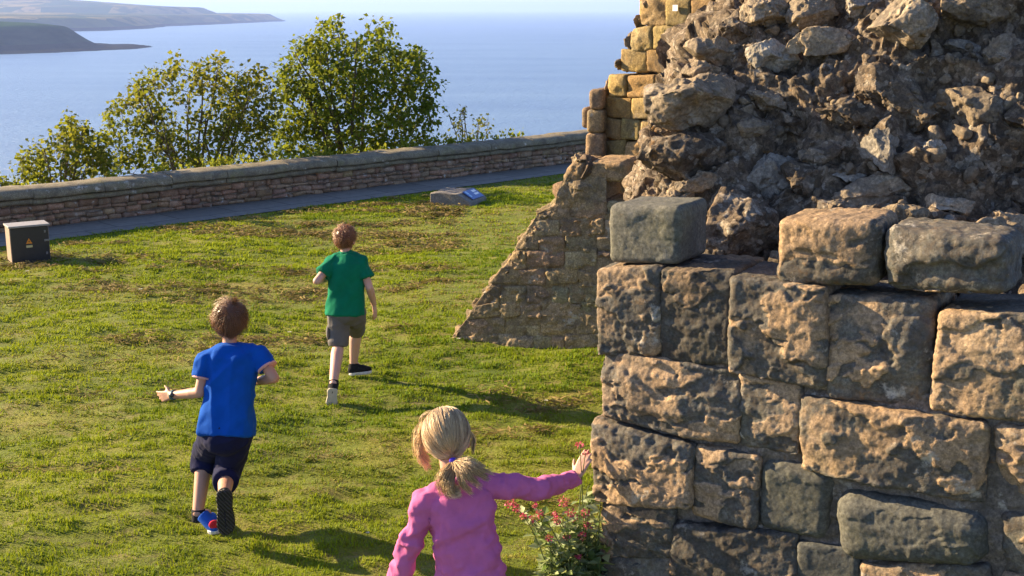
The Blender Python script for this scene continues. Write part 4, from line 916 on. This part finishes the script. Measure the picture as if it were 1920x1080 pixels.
def head(mb, c, up, fw, s=1.):
    rt = np.cross(fw, up); q = lambda x, y, z: c + (rt * x + fw * y + up * z) * s
    E = lambda x, y, z, *r: mb.add(*ell(q(x, y, z), np.array(r) * s, rt, fw, up))
    E(0, -.008, .020, .068, .086, .078); E(0, .012, -.005, .064, .074, .075); E(0, .036, -.050, .048, .048, .050); E(0, .066, -.083, .020, .018, .016)
    mb.add(*cap(q(0, .083, .000), q(0, .100, -.026), .007 * s, .011 * s)); E(0, .094, -.030, .016, .010, .008)
    E(0, .080, .018, .045, .012, .010); E(0, .080, -.054, .022, .010, .007); E(0, .080, -.062, .018, .009, .006)
    for k in (-1, 1): E(.034 * k, .044, -.030, .026, .030, .028); E(.071 * k, -.006, -.014, .008, .020, .030); E(.074 * k, -.010, -.002, .008, .013, .014)
    return q
def skin_tint(V, q, rt, fw, up, c, s, base):
    col = np.tile(base, (len(V), 1)); L = (V - c); x, y, z = (L @ rt) / s, (L @ fw) / s, (L @ up) / s
    def dab(cx, cy, cz, r, cc): 
        m = sst(r, r * .6, np.sqrt((x - cx) ** 2 + (y - cy) ** 2 + (z - cz) ** 2))[:, None]; nonlocal col; col = col * (1 - m) + np.asarray(cc) * m
    for k in (-1, 1):
        dab(.030 * k, .078, .004, .013, (.75, .72, .70)); dab(.030 * k, .084, .004, .007, (.06, .05, .045)); dab(.032 * k, .086, .022, .012, base * .55)
        dab(.076 * k, -.008, -.012, .034, base * V3(1.03, .82, .76)); dab(.045 * k, .06, -.03, .03, base * V3(1.03, .82, .78))
    dab(0, .088, -.057, .016, (.52, .20, .17)); return col
def scalp(n, c, up, fw, s, low=-.062, front=.05):
    rt = np.cross(fw, up); D = rdir(n * 3); P_ = D * V3(.068, .086, .078) + V3(0, -.008, .020)
    x, y, z = P_.T; line = np.where(y < -.03, low, np.where(y < .02, low + (y + .03) / .05 * (.035 - low), .035 + (y - .02) * .75))
    line = np.where((np.abs(x) > .05) & (y > -.035) & (y < .03), np.maximum(line, .005), line)
    k = np.where(z > line)[0][:n]; return D[k], P_[k]
def scalp_cap(c, up, fw, s, off, col, low=-.062):
    V, F = ICO[5]; rt = np.cross(fw, up); Q = V * (V3(.068, .086, .078) + off) + V3(0, -.008, .020); x, y, z = Q.T
    line = np.where(y < -.03, low, np.where(y < .02, low + (y + .03) / .05 * (.035 - low), .035 + (y - .02) * .75))
    line = np.where((np.abs(x) > .05) & (y > -.035) & (y < .03), np.maximum(line, .005), line)
    ok = z > line; F = F[ok[F].all(1)]; return c + (Q[:, :1] * rt + Q[:, 1:2] * fw + Q[:, 2:] * up) * s, F, np.tile(col, (len(V), 1))
def short_hair(root, c, up, fw, s, c0, c1, n, length, whorl, tuft=None, low=-.062, lift=(.006, .022)):
    rt = np.cross(fw, up); D, _ = scalp(n, c, up, fw, s, low); n = len(D); K = 8; wd = nrm(whorl); cur = D.copy(); pts = []
    ln = RNG.uniform(.6, 1.1, n) * length; cn = 150; cd_ = D[RNG.choice(n, cn)]; ci = np.argmax(D @ cd_.T, 1); cj = rdir(cn) * .2; cf = RNG.uniform(.6, 1.45, cn); lf = RNG.uniform(*lift, n) * cf[ci]; lf = lf + (RNG.random(n) < .07) * RNG.uniform(.003, .014, n); ln = ln * RNG.uniform(.75, 1.3, cn)[ci]; jit = rdir(n) * .16 + cj[ci]
    sw = fbm(D * 4, 2)[:, None] * .7; ctone = RNG.normal(0, .22, cn)[ci]
    for k in range(K):
        t = k / (K - 1); pts.append(cur * (V3(.068, .086, .078) + (lf * (.35 + .65 * math.sin(t * 2.2)) + t * t * .010 * cf[ci])[:, None]) + V3(0, -.008, .020))
        g = cur - wd; g = g - cur * (g * cur).sum(1, keepdims=True); g /= np.maximum(np.linalg.norm(g, axis=1, keepdims=True), .15)
        g = g + np.cross(cur, wd) * sw + jit + V3(0, 0, -.25); g -= cur * (g * cur).sum(1, keepdims=True)
        cur = cur + g / np.maximum(np.linalg.norm(g, axis=1, keepdims=True), .3) * (ln / .08 / K)[:, None]; cur /= np.linalg.norm(cur, axis=1, keepdims=True)
    L = np.stack(pts, 1)
    if tuft is not None:
        m = 90; b = np.array(tuft[0]) * V3(.070, .088, .080) + V3(0, -.008, .02); e = b + np.array(tuft[1]); t = np.linspace(0, 1, K)[None, :, None]
        T = b + RNG.normal(0, .006, (m, 1, 3)) + (e - b) * t + RNG.normal(0, .007, (m, 1, 3)) * t + V3(.010, 0, 0) * np.sin(t * 3); L = np.concatenate([L, T])
    cl = np.clip(RNG.normal(.45, .22, len(L)) + np.concatenate([ctone, np.zeros(len(L) - n)]), 0, 1)[:, None]; cols = c0 * (1 - cl) + c1 * cl
    W = c + (L[..., :1] * rt + L[..., 1:2] * fw + L[..., 2:] * up) * s
    mb = MB(); V, F, cc = strands(W, .00085, .0004, cols); mb.add(V, F); V2, F2, c2 = scalp_cap(c, up, fw, s, lift[0] + .003, c0 * .9, low); mb.add(V2, F2)
    V, F = mb.get(); return mk('hair', V, F, M['hair'], root, True, np.vstack([cc, c2]))
def torso(J, hw, hd, ext=0.):
    """frame of the trunk: spine points, lateral and forward vectors"""
    s = J['neck'] - J['pelvis']; lat0 = nrm(J['hipR'] - J['hipL']); lat1 = nrm(J['shR'] - J['shL']); rings = []
    return s, lat0, lat1
def trunk_rings(J, prof, lean=0.):
    s, l0, l1 = torso(J, 0, 0); out = []
    top = (J['shL'] + J['shR']) / 2 
    for t, w, d, off in prof:
        # a gentle curve from pelvis through the chest to the neck
        c = J['pelvis'] + s * t + (top - (J['pelvis'] + s * .86)) * sst(0, .86, np.array([t]))[0] * (1 if t < .9 else .6)
        l = nrm(l0 * (1 - t) + l1 * t); f = nrm(np.cross(nrm(s), l)); l = np.cross(f, nrm(s)); out.append((c + f * off, l * w, f * d))
    return out
def shoe(root, ank, heel, toe, un, wd, m_up, m_sole, accents=(), name='shoe', thick=.022):
    f = nrm(toe - heel); u = nrm(un - f * np.dot(un, f)); s = np.cross(f, u); L = np.linalg.norm(toe - heel)
    q = lambda a, b, c: heel + f * a * L + s * b * wd + u * c
    mb = MB()
    mb.add(*cap(q(.13, 0, .034), q(.60, 0, .036), .036, .036, 18, (s, .92))); mb.add(*cap(q(.45, 0, .036), q(.86, .04, .026), .038, .028, 18)); mb.add(*frus(q(.16, 0, .03), ank * .7 + q(.18, 0, .07) * .3, .037, .037, 18)); mb.add(*cap(q(.3, 0, .062), q(.55, 0, .045), .028, .024))
    V, F = solid(mb, .0045, 3); o = mk(name, V, F, m_up, root)
    out = np.array([(-.02, 0), (.0, .26), (.06, .40), (.18, .44), (.40, .40), (.62, .50), (.78, .52), (.92, .40), (1.0, .16), (1.02, .0), (1.0, -.18), (.92, -.38), (.78, -.46), (.62, -.44), (.40, -.38), (.18, -.44), (.06, -.40), (.0, -.26)])
    rr = []
    for k, c in ((.93, -.001), (1.02, .003), (1.04, thick - .004), (.98, thick)):
        rr.append(np.array([q(.5 + (a - .5) * (1 + (k - 1) * .5), b * 2 * .52 * k, c) for a, b in out]))
    n = len(out); R = np.stack(rr, 1).reshape(-1, 3); Fq = gridF(n, 4, True); V = np.vstack([R, rr[0].mean(0), rr[-1].mean(0)]); i = np.arange(n); j = (i + 1) % n
    T = np.concatenate([np.stack([i * 4, np.full(n, n * 4), j * 4], 1), np.stack([i * 4 + 3, j * 4 + 3, np.full(n, n * 4 + 1)], 1)])
    so = mk('sole', V, [T, Fq], m_sole, o, False)
    for nm, pts, r, m in accents:
        mb = MB(); mb.add(*ell(q(*pts), r, f, s, u)); V, F = mb.get(); mk(nm, V, F, m, o)
    return o, q
def person(label, J, hs, up, fw, skin, group, waist, hands, thigh=(.062, .046), calf=(.044, .030), arm=(.034, .029, .021), voxel=.0055, feet=True):
    mb = MB(); hc = J['head']; rt = np.cross(fw, up); q = head(mb, hc, up, fw, hs)
    mb.add(*cap(hc - up * .055 * hs - fw * .015 * hs, J['neck'] - up * .02, .036 * hs, .042 * hs))
    V, F = loft(trunk_rings(J, waist), 32, 2.2); mb.add(V, F)
    for s in 'LR':
        mb.add(*cap(J['neck'] - up * .02, J['sh' + s], .036, .036)); mb.add(*cap(J['sh' + s], J['el' + s], arm[0] + .002, arm[1])); mid = J['el' + s] * .7 + J['wr' + s] * .3
        mb.add(*cap(J['el' + s], mid, arm[1], arm[1] + .001)); mb.add(*cap(mid, J['wr' + s], arm[1], arm[2], 16))
        mb.add(*cap(J['hip' + s], J['kn' + s], thigh[0], thigh[1])); cm = J['kn' + s] * .72 + J['an' + s] * .28 - fw * .008
        mb.add(*cap(J['kn' + s], cm, thigh[1] - .004, calf[0])); mb.add(*cap(cm, J['an' + s], calf[0], calf[1])); mb.add(*cap(J['an' + s], J['an' + s] + (J['to' + s] - J['an' + s]) * .5, calf[1] - .002, .022))
        hand(mb, J['wr' + s], *hands[s])
    V, F = solid(mb, voxel, 3); col = skin_tint(V, q, rt, fw, up, hc, hs, skin)
    o = mk('person', V, F, M['skin'], None, True, col); tag(o, label, 'child', group); return o
def pick(a, b, t): return a + (b - a) * t

def build_blue_boy():
    J = dict(head=P(431, 603, 6.43), neck=P(431, 652, 6.39), shL=P(389, 672, 6.36), shR=P(484, 662, 6.38), elL=P(374, 736, 6.30), wrL=P(322, 741, 6.40), elR=P(514, 709, 6.31), wrR=P(474, 716, 6.50),
             pelvis=P(424, 806, 6.28), hipL=P(404, 812, 6.29), hipR=P(446, 812, 6.27), knL=P(385, 852, 6.50), anL=P(371, 962, 6.31), toL=V3(-1.66, 6.46, .03), knR=P(426, 884, 6.40), anR=P(420, 930, 6.08), toR=P(424, 1000, 6.13))
    up = nrm(V3(.02, .10, 1)); fw = nrm(np.cross(up, nrm(V3(1, .10, 0)))); skin = V3(.44, .245, .165)
    W = [(0, .095, .075, 0), (.25, .088, .07, 0), (.55, .098, .075, 0), (.8, .11, .07, 0), (.92, .07, .05, 0)]
    hL = (nrm(J['wrL'] - J['elL']) + V3(-.1, .05, -.06), V3(.05, .1, 1.), V3(.3, 1, -.1), .138, (.12, .25, .3, .4), .1, .16)
    hR = (nrm(V3(-.5, .8, .05)), V3(0, -.1, 1), V3(-1, -.3, 0), .135, (.7, .8, .8, .8), .3, .02)
    o = person('running boy in a bright blue polo shirt and navy shorts, left arm held out', J, 1., up, fw, skin, None, W, dict(L=hL, R=hR), thigh=(.066, .048), calf=(.046, .031))
    short_hair(o, J['head'], up, fw, 1.03, V3(.095, .034, .009), V3(.28, .115, .032), 3400, .085, (.12, -.72, .70), ((.25, -.25, .93), (.012, -.012, .035)), -.072, (.008, .026))
    blue = fabric('blue_jersey', (.004, .070, .36)); navy = fabric('navy_cotton', (.012, .014, .046))
    mb = MB(); R = trunk_rings(J, [(-.05, .152, .115, .0), (.05, .148, .112, .0), (.25, .132, .104, .0), (.5, .126, .10, .0), (.7, .132, .098, .0), (.83, .132, .088, .0), (.92, .100, .07, 0), (1.0, .062, .056, 0)]); mb.add(*loft(R, 48, 2.5))
    mb.add(*cap(J['shL'], J['shR'], .050, .050)); 
    for s in 'LR':
        e = pick(J['sh' + s], J['el' + s], .56); mb.add(*frus(J['sh' + s] + (J['sh' + s] - e) * .15, e, .054, .056)); mb.add(*cap(J['neck'] - V3(0, 0, .01), J['sh' + s], .048, .046))
    V, F = solid(mb, .0065, 5); sp = nrm(J['neck'] - J['pelvis']); V = folds(V, F, .013, [(V3(.75, 0, .65), 0), (sp, 5)], 11); mk('polo_shirt', V, F, blue, o)
    mb = MB()
    mb.add(*frus(J['neck'] - up * .028, J['neck'] + up * .012, .056, .046, 28)); V, F = solid(mb, .004, 2); mk('collar', V, F, blue, o)
    pinkt = fabric('pale_trim', (.62, .34, .30))
    for s in 'LR':
        a, b = pick(J['sh' + s], J['el' + s], .545), pick(J['sh' + s], J['el' + s], .60); mb = MB(); mb.add(*frus(a, b, .0575, .0575, 28)); V, F = mb.get(); mk('sleeve_trim', V, F, pinkt, o)
    mb = MB(); mb.add(*ell(J['pelvis'], (.128, .105, .10))); mb.add(*ell(J['pelvis'] - V3(0, .03, .03), (.118, .085, .10)))
    for s, hb in (('L', .30), ('R', .46)):
        h, k, a = J['hip' + s], J['kn' + s], J['an' + s]; e = pick(k, a, hb); mb.add(*cap(h, k, .090, .072)); mb.add(*cap(k, pick(k, a, hb * .6), .072, .070)); mb.add(*frus(k, e, .072, .068))
    V, F = solid(mb, .0065, 5); V = folds(V, F, .010, [(V3(.2, .2, 1), 2), (V3(1, 0, .3), 9)], 12); mk('shorts', V, F, navy, o)
    # shoes: left planted, right toe-off with its sole to the camera
    redm, blm = fabric('red_mesh', (.52, .03, .04)), fabric('blue_mesh', (.02, .09, .42)); whs = plain('white_rubber', (.62, .62, .60), .5); bk = fabric('black_mesh', (.02, .02, .025))
    t = NT('black_tread'); wv = t.n('ShaderNodeTexWave', wave_type='BANDS', bands_direction='DIAGONAL'); t.l(t.tc.outputs['Object'], wv.inputs[0]); wv.inputs['Scale'].default_value = 28.; wv.inputs['Distortion'].default_value = 1.5
    tread = t.done(t.mix(wv.outputs[1], (.012, .012, .014), (.045, .045, .047)), t.bump(wv.outputs[1], .9, .006), .6)
    sh, q = shoe(o, J['anL'], V3(-1.620, 6.225, .006), V3(-1.690, 6.43, .004), V3(0, 0, 1), .078, blm, whs, (('heel_tab', (.03, 0, .055), (.016, .030, .026), redm), ('side_patch', (.30, .0, .050), (.055, .041, .022), redm)))
    mb = MB(); mb.add(*frus(J['anL'] - V3(0, 0, .05), J['anL'] + nrm(J['knL'] - J['anL']) * .022, .036, .037)); V, F = mb.get(); mk('sock', V, F, bk, o)
    hl = P(420, 922, 6.045); tl = P(423, 1003, 6.085); n_ = nrm(np.cross(V3(1, .12, 0), tl - hl)); n_ = n_ if n_[1] > 0 else -n_
    shoe(o, J['anR'], hl, tl, n_, .092, bk, tread, (('side_flash', (.42, -.36, .03), (.05, .008, .012), blm),))
    mb = MB(); mb.add(*frus(J['anR'] + nrm(J['anR'] - J['knR']) * .02, J['anR'] + nrm(J['knR'] - J['anR']) * .03, .038, .036)); V, F = mb.get(); mk('sock', V, F, bk, o)
    wdv = nrm(J['wrL'] - J['elL']); c = J['wrL'] - wdv * .012; mb = MB(); mb.add(*frus(c - wdv * .010, c + wdv * .010, .0275, .0265, 24)); V, F = mb.get(); wt = mk('wrist_watch', V, F, plain('teal_strap', (.03, .09, .11), .5), o)
    mb = MB(); mb.add(*cap(c + V3(0, -.024, .008), c + V3(0, -.031, .010), .014, .013, 16)); V, F = mb.get(); mk('watch_face', V, F, plain('watch_glass', (.03, .035, .03), .25, .5), wt)
def build_green_boy():
    J = dict(head=P(647, 449, 8.98), neck=P(649, 477, 8.95), shL=P(624, 492, 8.93), shR=P(676, 491, 8.93), elL=P(594, 527, 8.80), wrL=P(617, 522, 9.03), elR=P(693, 540, 8.87), wrR=P(701, 570, 8.98),
             pelvis=P(648, 584, 8.88), hipL=P(634, 586, 8.88), hipR=P(663, 586, 8.88), knL=P(635, 644, 8.86), anL=P(625, 720, 8.55), toL=P(621, 764, 8.52), knR=P(668, 616, 9.17), anR=P(663, 681, 9.24), toR=P(682, 694, 9.30))
    up = nrm(V3(0, .06, 1)); fw = nrm(np.cross(up, nrm(V3(1, -.12, 0)))); skin = V3(.56, .34, .265)
    W = [(0, .095, .075, 0), (.25, .088, .07, 0), (.55, .098, .075, 0), (.8, .11, .07, 0), (.92, .07, .05, 0)]
    hL = (nrm(V3(.7, .6, .05)), V3(0, 0, 1), V3(1, -.3, 0), .135, (.7, .8, .8, .8), .3, .02)
    hR = (nrm(V3(.10, .05, -1)), V3(.25, .9, .1), V3(-1, .25, .0), .14, (.18, .28, .34, .4), .2, .08)
    o = person('running boy in a green polo shirt and grey cargo shorts, furthest away on the lawn', J, .96, up, fw, skin, None, W, dict(L=hL, R=hR), thigh=(.060, .046), calf=(.047, .031))
    short_hair(o, J['head'], up, fw, 1.0, V3(.17, .055, .015), V3(.40, .165, .050), 2600, .045, (0, -.75, .66), None, -.055, (.004, .014))
    green = fabric('green_jersey', (.004, .150, .078)); grey = fabric('grey_cotton', (.135, .125, .12))
    mb = MB(); R = trunk_rings(J, [(-.06, .150, .115, .0), (.05, .146, .112, .0), (.25, .136, .104, .0), (.5, .130, .10, .0), (.7, .134, .098, .0), (.83, .134, .088, .0), (.92, .100, .07, 0), (1.0, .062, .056, 0)]); mb.add(*loft(R, 48, 2.5))
    mb.add(*cap(J['shL'], J['shR'], .050, .050))
    for s in 'LR':
        e = pick(J['sh' + s], J['el' + s], .62); mb.add(*frus(J['sh' + s] + (J['sh' + s] - e) * .15, e, .052, .062)); mb.add(*cap(J['neck'] - V3(0, 0, .01), J['sh' + s], .046, .046))
    V, F = solid(mb, .007, 5); sp = nrm(J['neck'] - J['pelvis']); V = folds(V, F, .014, [(V3(.7, 0, .7), 1), (sp, 7)], 10); mk('polo_shirt', V, F, green, o)
    mb = MB(); mb.add(*frus(J['neck'] - up * .028, J['neck'] + up * .022, .060, .050, 28)); V, F = solid(mb, .004, 2); mk('collar', V, F, green, o)
    mb = MB(); mb.add(*ell(J['pelvis'], (.128, .105, .10)))
    for s, hb in (('L', .06), ('R', .05)):
        h, k, a = J['hip' + s], J['kn' + s], J['an' + s]; e = pick(k, a, hb); mb.add(*cap(h, pick(h, k, .8), .088, .074)); mb.add(*frus(pick(h, k, .5), e, .078, .070))
    V, F = solid(mb, .007, 5); V = folds(V, F, .010, [(V3(.2, .2, 1), 2), (V3(1, 0, .3), 9)], 11); sho = mk('shorts', V, F, grey, o)
    a = pick(J['hipL'], J['knL'], .62) + V3(-.070, -.018, 0); mb = MB(); mb.add(*ell(a, (.020, .048, .062))); V, F = mb.get(); mk('cargo_pocket', V, F, grey, sho)
    crm = plain('cream_rubber', (.44, .40, .30), .6); bk = fabric('black_canvas', (.018, .018, .02)); wh = plain('pale_rubber', (.6, .58, .54), .6)
    hl = P(624, 729, 8.475); tl = P(620, 766, 8.455); n_ = nrm(np.cross(V3(1, .12, 0), tl - hl)); n_ = n_ if n_[1] > 0 else -n_
    shoe(o, J['anL'], hl, tl, n_, .082, bk, crm)
    mb = MB(); mb.add(*frus(J['anL'] + V3(0, 0, -.02), J['anL'] + nrm(J['knL'] - J['anL']) * .03, .037, .036)); V, F = mb.get(); mk('sock', V, F, bk, o)
    h = J['anR'] + V3(-.03, -.035, -.085); t = h + V3(.165, .06, .004); shoe(o, J['anR'], h, t, V3(0, 0, 1), .080, bk, wh)
def build_girl():
    J = dict(head=P(838, 822, 4.43), neck=P(851, 898, 4.385), shL=P(797, 944, 4.33), shR=P(918, 908, 4.39), elL=P(757, 1050, 4.33), wrL=P(728, 1155, 4.46), elR=P(1008, 918, 4.44), wrR=P(1079, 895, 4.665),
             pelvis=P(888, 1120, 4.30), hipL=P(860, 1132, 4.30), hipR=P(918, 1126, 4.30))
    gz = 0.
    for s, x, y in (('L', 0, .16), ('R', .02, -.22)):
        h = J['hip' + s]; J['kn' + s] = V3(h[0] - .02, h[1] + y * .7 + .05, .34); J['an' + s] = V3(h[0] - .02, h[1] + y, .075 if s == 'L' else .11); J['to' + s] = J['an' + s] + V3(0, .13, -.05)
    up = nrm(V3(-.12, .13, 1)); fw = nrm(np.cross(up, nrm(V3(1, .05, .05)))); skin = V3(.50, .29, .215)
    W = [(0, .095, .075, 0), (.25, .085, .068, 0), (.55, .092, .072, 0), (.8, .10, .066, 0), (.92, .065, .05, 0)]
    wd = P(1098, 866, 4.655) - J['wrR']
    hL = (nrm(J['wrL'] - J['elL']), V3(.2, 1, 0), V3(1, 0, 0), .125, (.2, .3, .3, .35), .2, .06)
    hR = (nrm(V3(.46, .10, .88)), V3(-.70, .62, .30), V3(.62, .75, -.3), .130, (.10, .10, .10, .12), .10, .07)
    o = person('young blond girl with a ponytail and pink long sleeved top touching the ruined wall', J, 1.10, up, fw, skin, None, W, dict(L=hL, R=hR), thigh=(.062, .046), calf=(.044, .030), arm=(.031, .027, .0205), voxel=.0048)
    c = J['head']; rt = np.cross(fw, up); B0, B1, B2 = V3(.38, .245, .12), V3(.76, .56, .31), V3(.19, .115, .055)
    loc = lambda w: np.array([np.dot(w - c, rt), np.dot(w - c, fw), np.dot(w - c, up)]) / 1.10
    T = P(850, 864, 4.325); tl = loc(T); td = nrm((tl - V3(0, -.008, .02)) / V3(.068, .086, .078))
    n = 4200; D, _ = scalp(n, c, up, fw, 1., -.055); n = len(D); K = 13; Ls = []
    lf = RNG.uniform(.006, .017, n); cl = fbm(D * 7, 2)
    om = np.arccos(np.clip(D @ td, -1, .9999))[:, None]
    bump = RNG.normal(0, 1, (n, 1))
    for k in range(K):
        t = k / (K - 1); d = (np.sin((1 - t) * om) * D + np.sin(t * om) * td) / np.sin(om)
        d = d + np.cross(D, td) * (.10 * math.sin(t * 3.14)) * (fbm(D * 3 + 5, 2)[:, None] + .25 * bump)
        d /= np.linalg.norm(d, axis=1, keepdims=True); Ls.append(d * (V3(.068, .086, .078) + (lf * (1 - .35 * t) + .006 * np.sin(t * 3.1) * (cl + .3))[:, None]) + V3(0, -.008, .02))
    L = np.stack(Ls, 1) * 1.10; L = c + L[..., :1] * rt + L[..., 1:2] * fw + L[..., 2:] * up
    lock = fbm(D * 5 + 3, 2); q = np.clip(.5 + .9 * lock + RNG.normal(0, .18, n), 0, 1)[:, None]; dk = sst(.12, .4, fbm(D * V3(9, 9, 4) + 20, 2))[:, None] * .6
    col = (B0 * (1 - q) + B1 * q) * (1 - dk) + B2 * dk
    mb = MB(); cols = []
    V, F, cc = strands(L, .0009, .0006, col); mb.add(V, F); cols.append(cc)
    V, F, cc = scalp_cap(c, up, fw, 1.10, .0065, B0 * .85, -.055); mb.add(V, F); cols.append(cc)
    def lockset(pts, m, rad_, wave, k=16, tip=.35, c_shift=0.):
        pts = np.array(pts); t = np.linspace(0, 1, k); seg = np.linspace(0, 1, len(pts)); 
        # smooth curve through the points
        cen = np.stack([np.interp(t, seg, pts[:, i]) for i in range(3)], 1)
        for _ in range(3): cen[1:-1] = (cen[:-2] + 2 * cen[1:-1] + cen[2:]) / 4
        off = RNG.normal(0, 1, (m, 1, 3)) * rad_; prof = (.25 + .75 * np.sin(np.clip(t * 1.15, 0, 1) * 2.6))[None, :, None]; ph = RNG.uniform(0, .8, (m, 1))
        wv = np.stack([np.sin(t[None] * wave[0] + ph), np.cos(t[None] * wave[0] * .8 + ph), np.sin(t[None] * wave[0] * .6 + ph * 2)], -1) * wave[1] * t[None, :, None]
        fr = RNG.uniform(.72, 1.04, (m, 1, 1)); L = cen[None] + off * prof + wv; L = L[:, :1] + (L - L[:, :1]) * fr
        q = np.clip(RNG.normal(.5 + c_shift, .25, (m, 1)), 0, 1); cl_ = B0 * (1 - q) + B1 * q; dd = (RNG.random((m, 1)) < (.22 if c_shift < .1 else .03)); cl_ = np.where(dd, B2, cl_)
        V, F, cc = strands(L, .0009, .0005, cl_); mb.add(V, F); cols.append(cc)
    Tt = T + V3(0, -.012, 0)
    for ex, ey, mx, my, Y, r in [(824, 926, 826, 893, 4.28, .0075), (838, 930, 836, 900, 4.26, .007), (829, 912, 832, 888, 4.27, .007), (858, 928, 846, 912, 4.25, .007), (880, 924, 868, 902, 4.25, .008), (897, 910, 880, 884, 4.25, .009), (912, 896, 888, 876, 4.26, .009), (918, 884, 890, 868, 4.27, .009), (903, 872, 880, 862, 4.28, .008), (886, 900, 866, 886, 4.25, .009)]:
        lockset([Tt, P(mx, my, Y - .03), P(ex, ey, Y)], 105, r, (7, .010))
    lockset([Tt, P(845, 900, 4.23), P(838, 922, 4.23), P(852, 934, 4.235), P(868, 924, 4.235)], 60, .0035, (5, .006), c_shift=.2)
    # hair blown off the left side of the face and over the crown
    for a, b, e, Y, m in [((806, 792), (778, 822), (800, 878), 4.47, 110), ((812, 786), (782, 800), (779, 852), 4.48, 90), ((800, 800), (782, 845), (806, 874), 4.46, 80), ((800, 812), (786, 850), (790, 868), 4.46, 50), ((815, 782), (792, 790), (786, 830), 4.45, 70)]:
        lockset([P(*a, Y), P(*b, Y), P(*e, Y)], m, .0048, (6, .009), c_shift=.3)
    for a, b, e, f, Y in [((788, 805), (785, 780), (802, 768), (818, 778), 4.46), ((790, 800), (790, 775), (808, 766), (822, 775), 4.45), ((800, 790), (806, 770), (824, 768), (840, 776), 4.43)]:
        lockset([P(*a, Y), P(*b, Y), P(*e, Y), P(*f, Y)], 9, .0018, (3, .003), c_shift=.4)
    lockset([P(872, 800, 4.40), P(890, 822, 4.42), P(888, 850, 4.42)], 40, .003, (4, .004))
    V, F = mb.get(); hr = mk('hair', V, F, M['hair'], o, True, np.vstack(cols))
    mb = MB(); ax = nrm(V3(.05, -1, -.35)); cc = T + ax * .004; mb.add(*frus(cc - ax * .008, cc + ax * .008, .0155, .0155, 20)); mb.add(*ell(cc + V3(-.003, -.010, .008), (.013, .009, .011)))
    V, F = solid(mb, .0025, 2); mk('hair_tie', V, F, fabric('violet_elastic', (.10, .06, .55)), o)
    pink = fabric('pink_jersey', (.50, .125, .285), .07)
    mb = MB(); R = trunk_rings(J, [(-.12, .135, .105, .0), (0, .130, .102, .0), (.25, .120, .096, .0), (.5, .118, .092, .0), (.7, .122, .09, .0), (.83, .122, .080, .0), (.92, .092, .064, 0), (1.0, .056, .05, 0)]); mb.add(*loft(R, 48, 2.4))
    mb.add(*cap(J['shL'], J['shR'], .044, .044))
    for s in 'LR':
        e = pick(J['el' + s], J['wr' + s], .93); mb.add(*cap(J['sh' + s], J['el' + s], .048, .038)); mb.add(*cap(J['el' + s], pick(J['el' + s], J['wr' + s], .5), .038, .034)); mb.add(*frus(J['el' + s], e, .037, .0285)); mb.add(*cap(J['neck'] - V3(0, 0, .01), J['sh' + s], .042, .042))
    V, F = solid(mb, .0055, 5); sp = nrm(J['neck'] - J['pelvis']); V = folds(V, F, .0125, [(V3(.85, 0, .5), 4), (V3(.9, .1, -.25), 8)], 13)
    V = folds(V, F, .006, [(V3(.1, .9, .5), 14), (V3(.3, .2, -1), 19)], 24); V = folds(V, F, .009, [(V3(1, .1, .25), 33)], 17); mk('long_sleeved_top', V, F, pink, o)
    mb = MB(); mb.add(*frus(J['neck'] - up * .024, J['neck'] + up * .006, .054, .045, 28)); V, F = solid(mb, .004, 2); mk('neckband', V, F, pink, o)
    leg = fabric('dark_leggings', (.06, .055, .08)); mb = MB(); mb.add(*ell(J['pelvis'] - V3(0, 0, .02), (.118, .10, .10)))
    for s in 'LR': mb.add(*cap(J['hip' + s], J['kn' + s], .074, .054)); mb.add(*cap(J['kn' + s], J['an' + s], .054, .038))
    V, F = solid(mb, .007, 4); mk('leggings', V, F, leg, o)
    for s in 'LR':
        h = J['an' + s] + V3(0, -.05, -.075); shoe(o, J['an' + s], h, h + V3(0, .19, 0), V3(0, 0, 1), .075, leg, M['white'])
build_blue_boy(); build_green_boy(); build_girl()
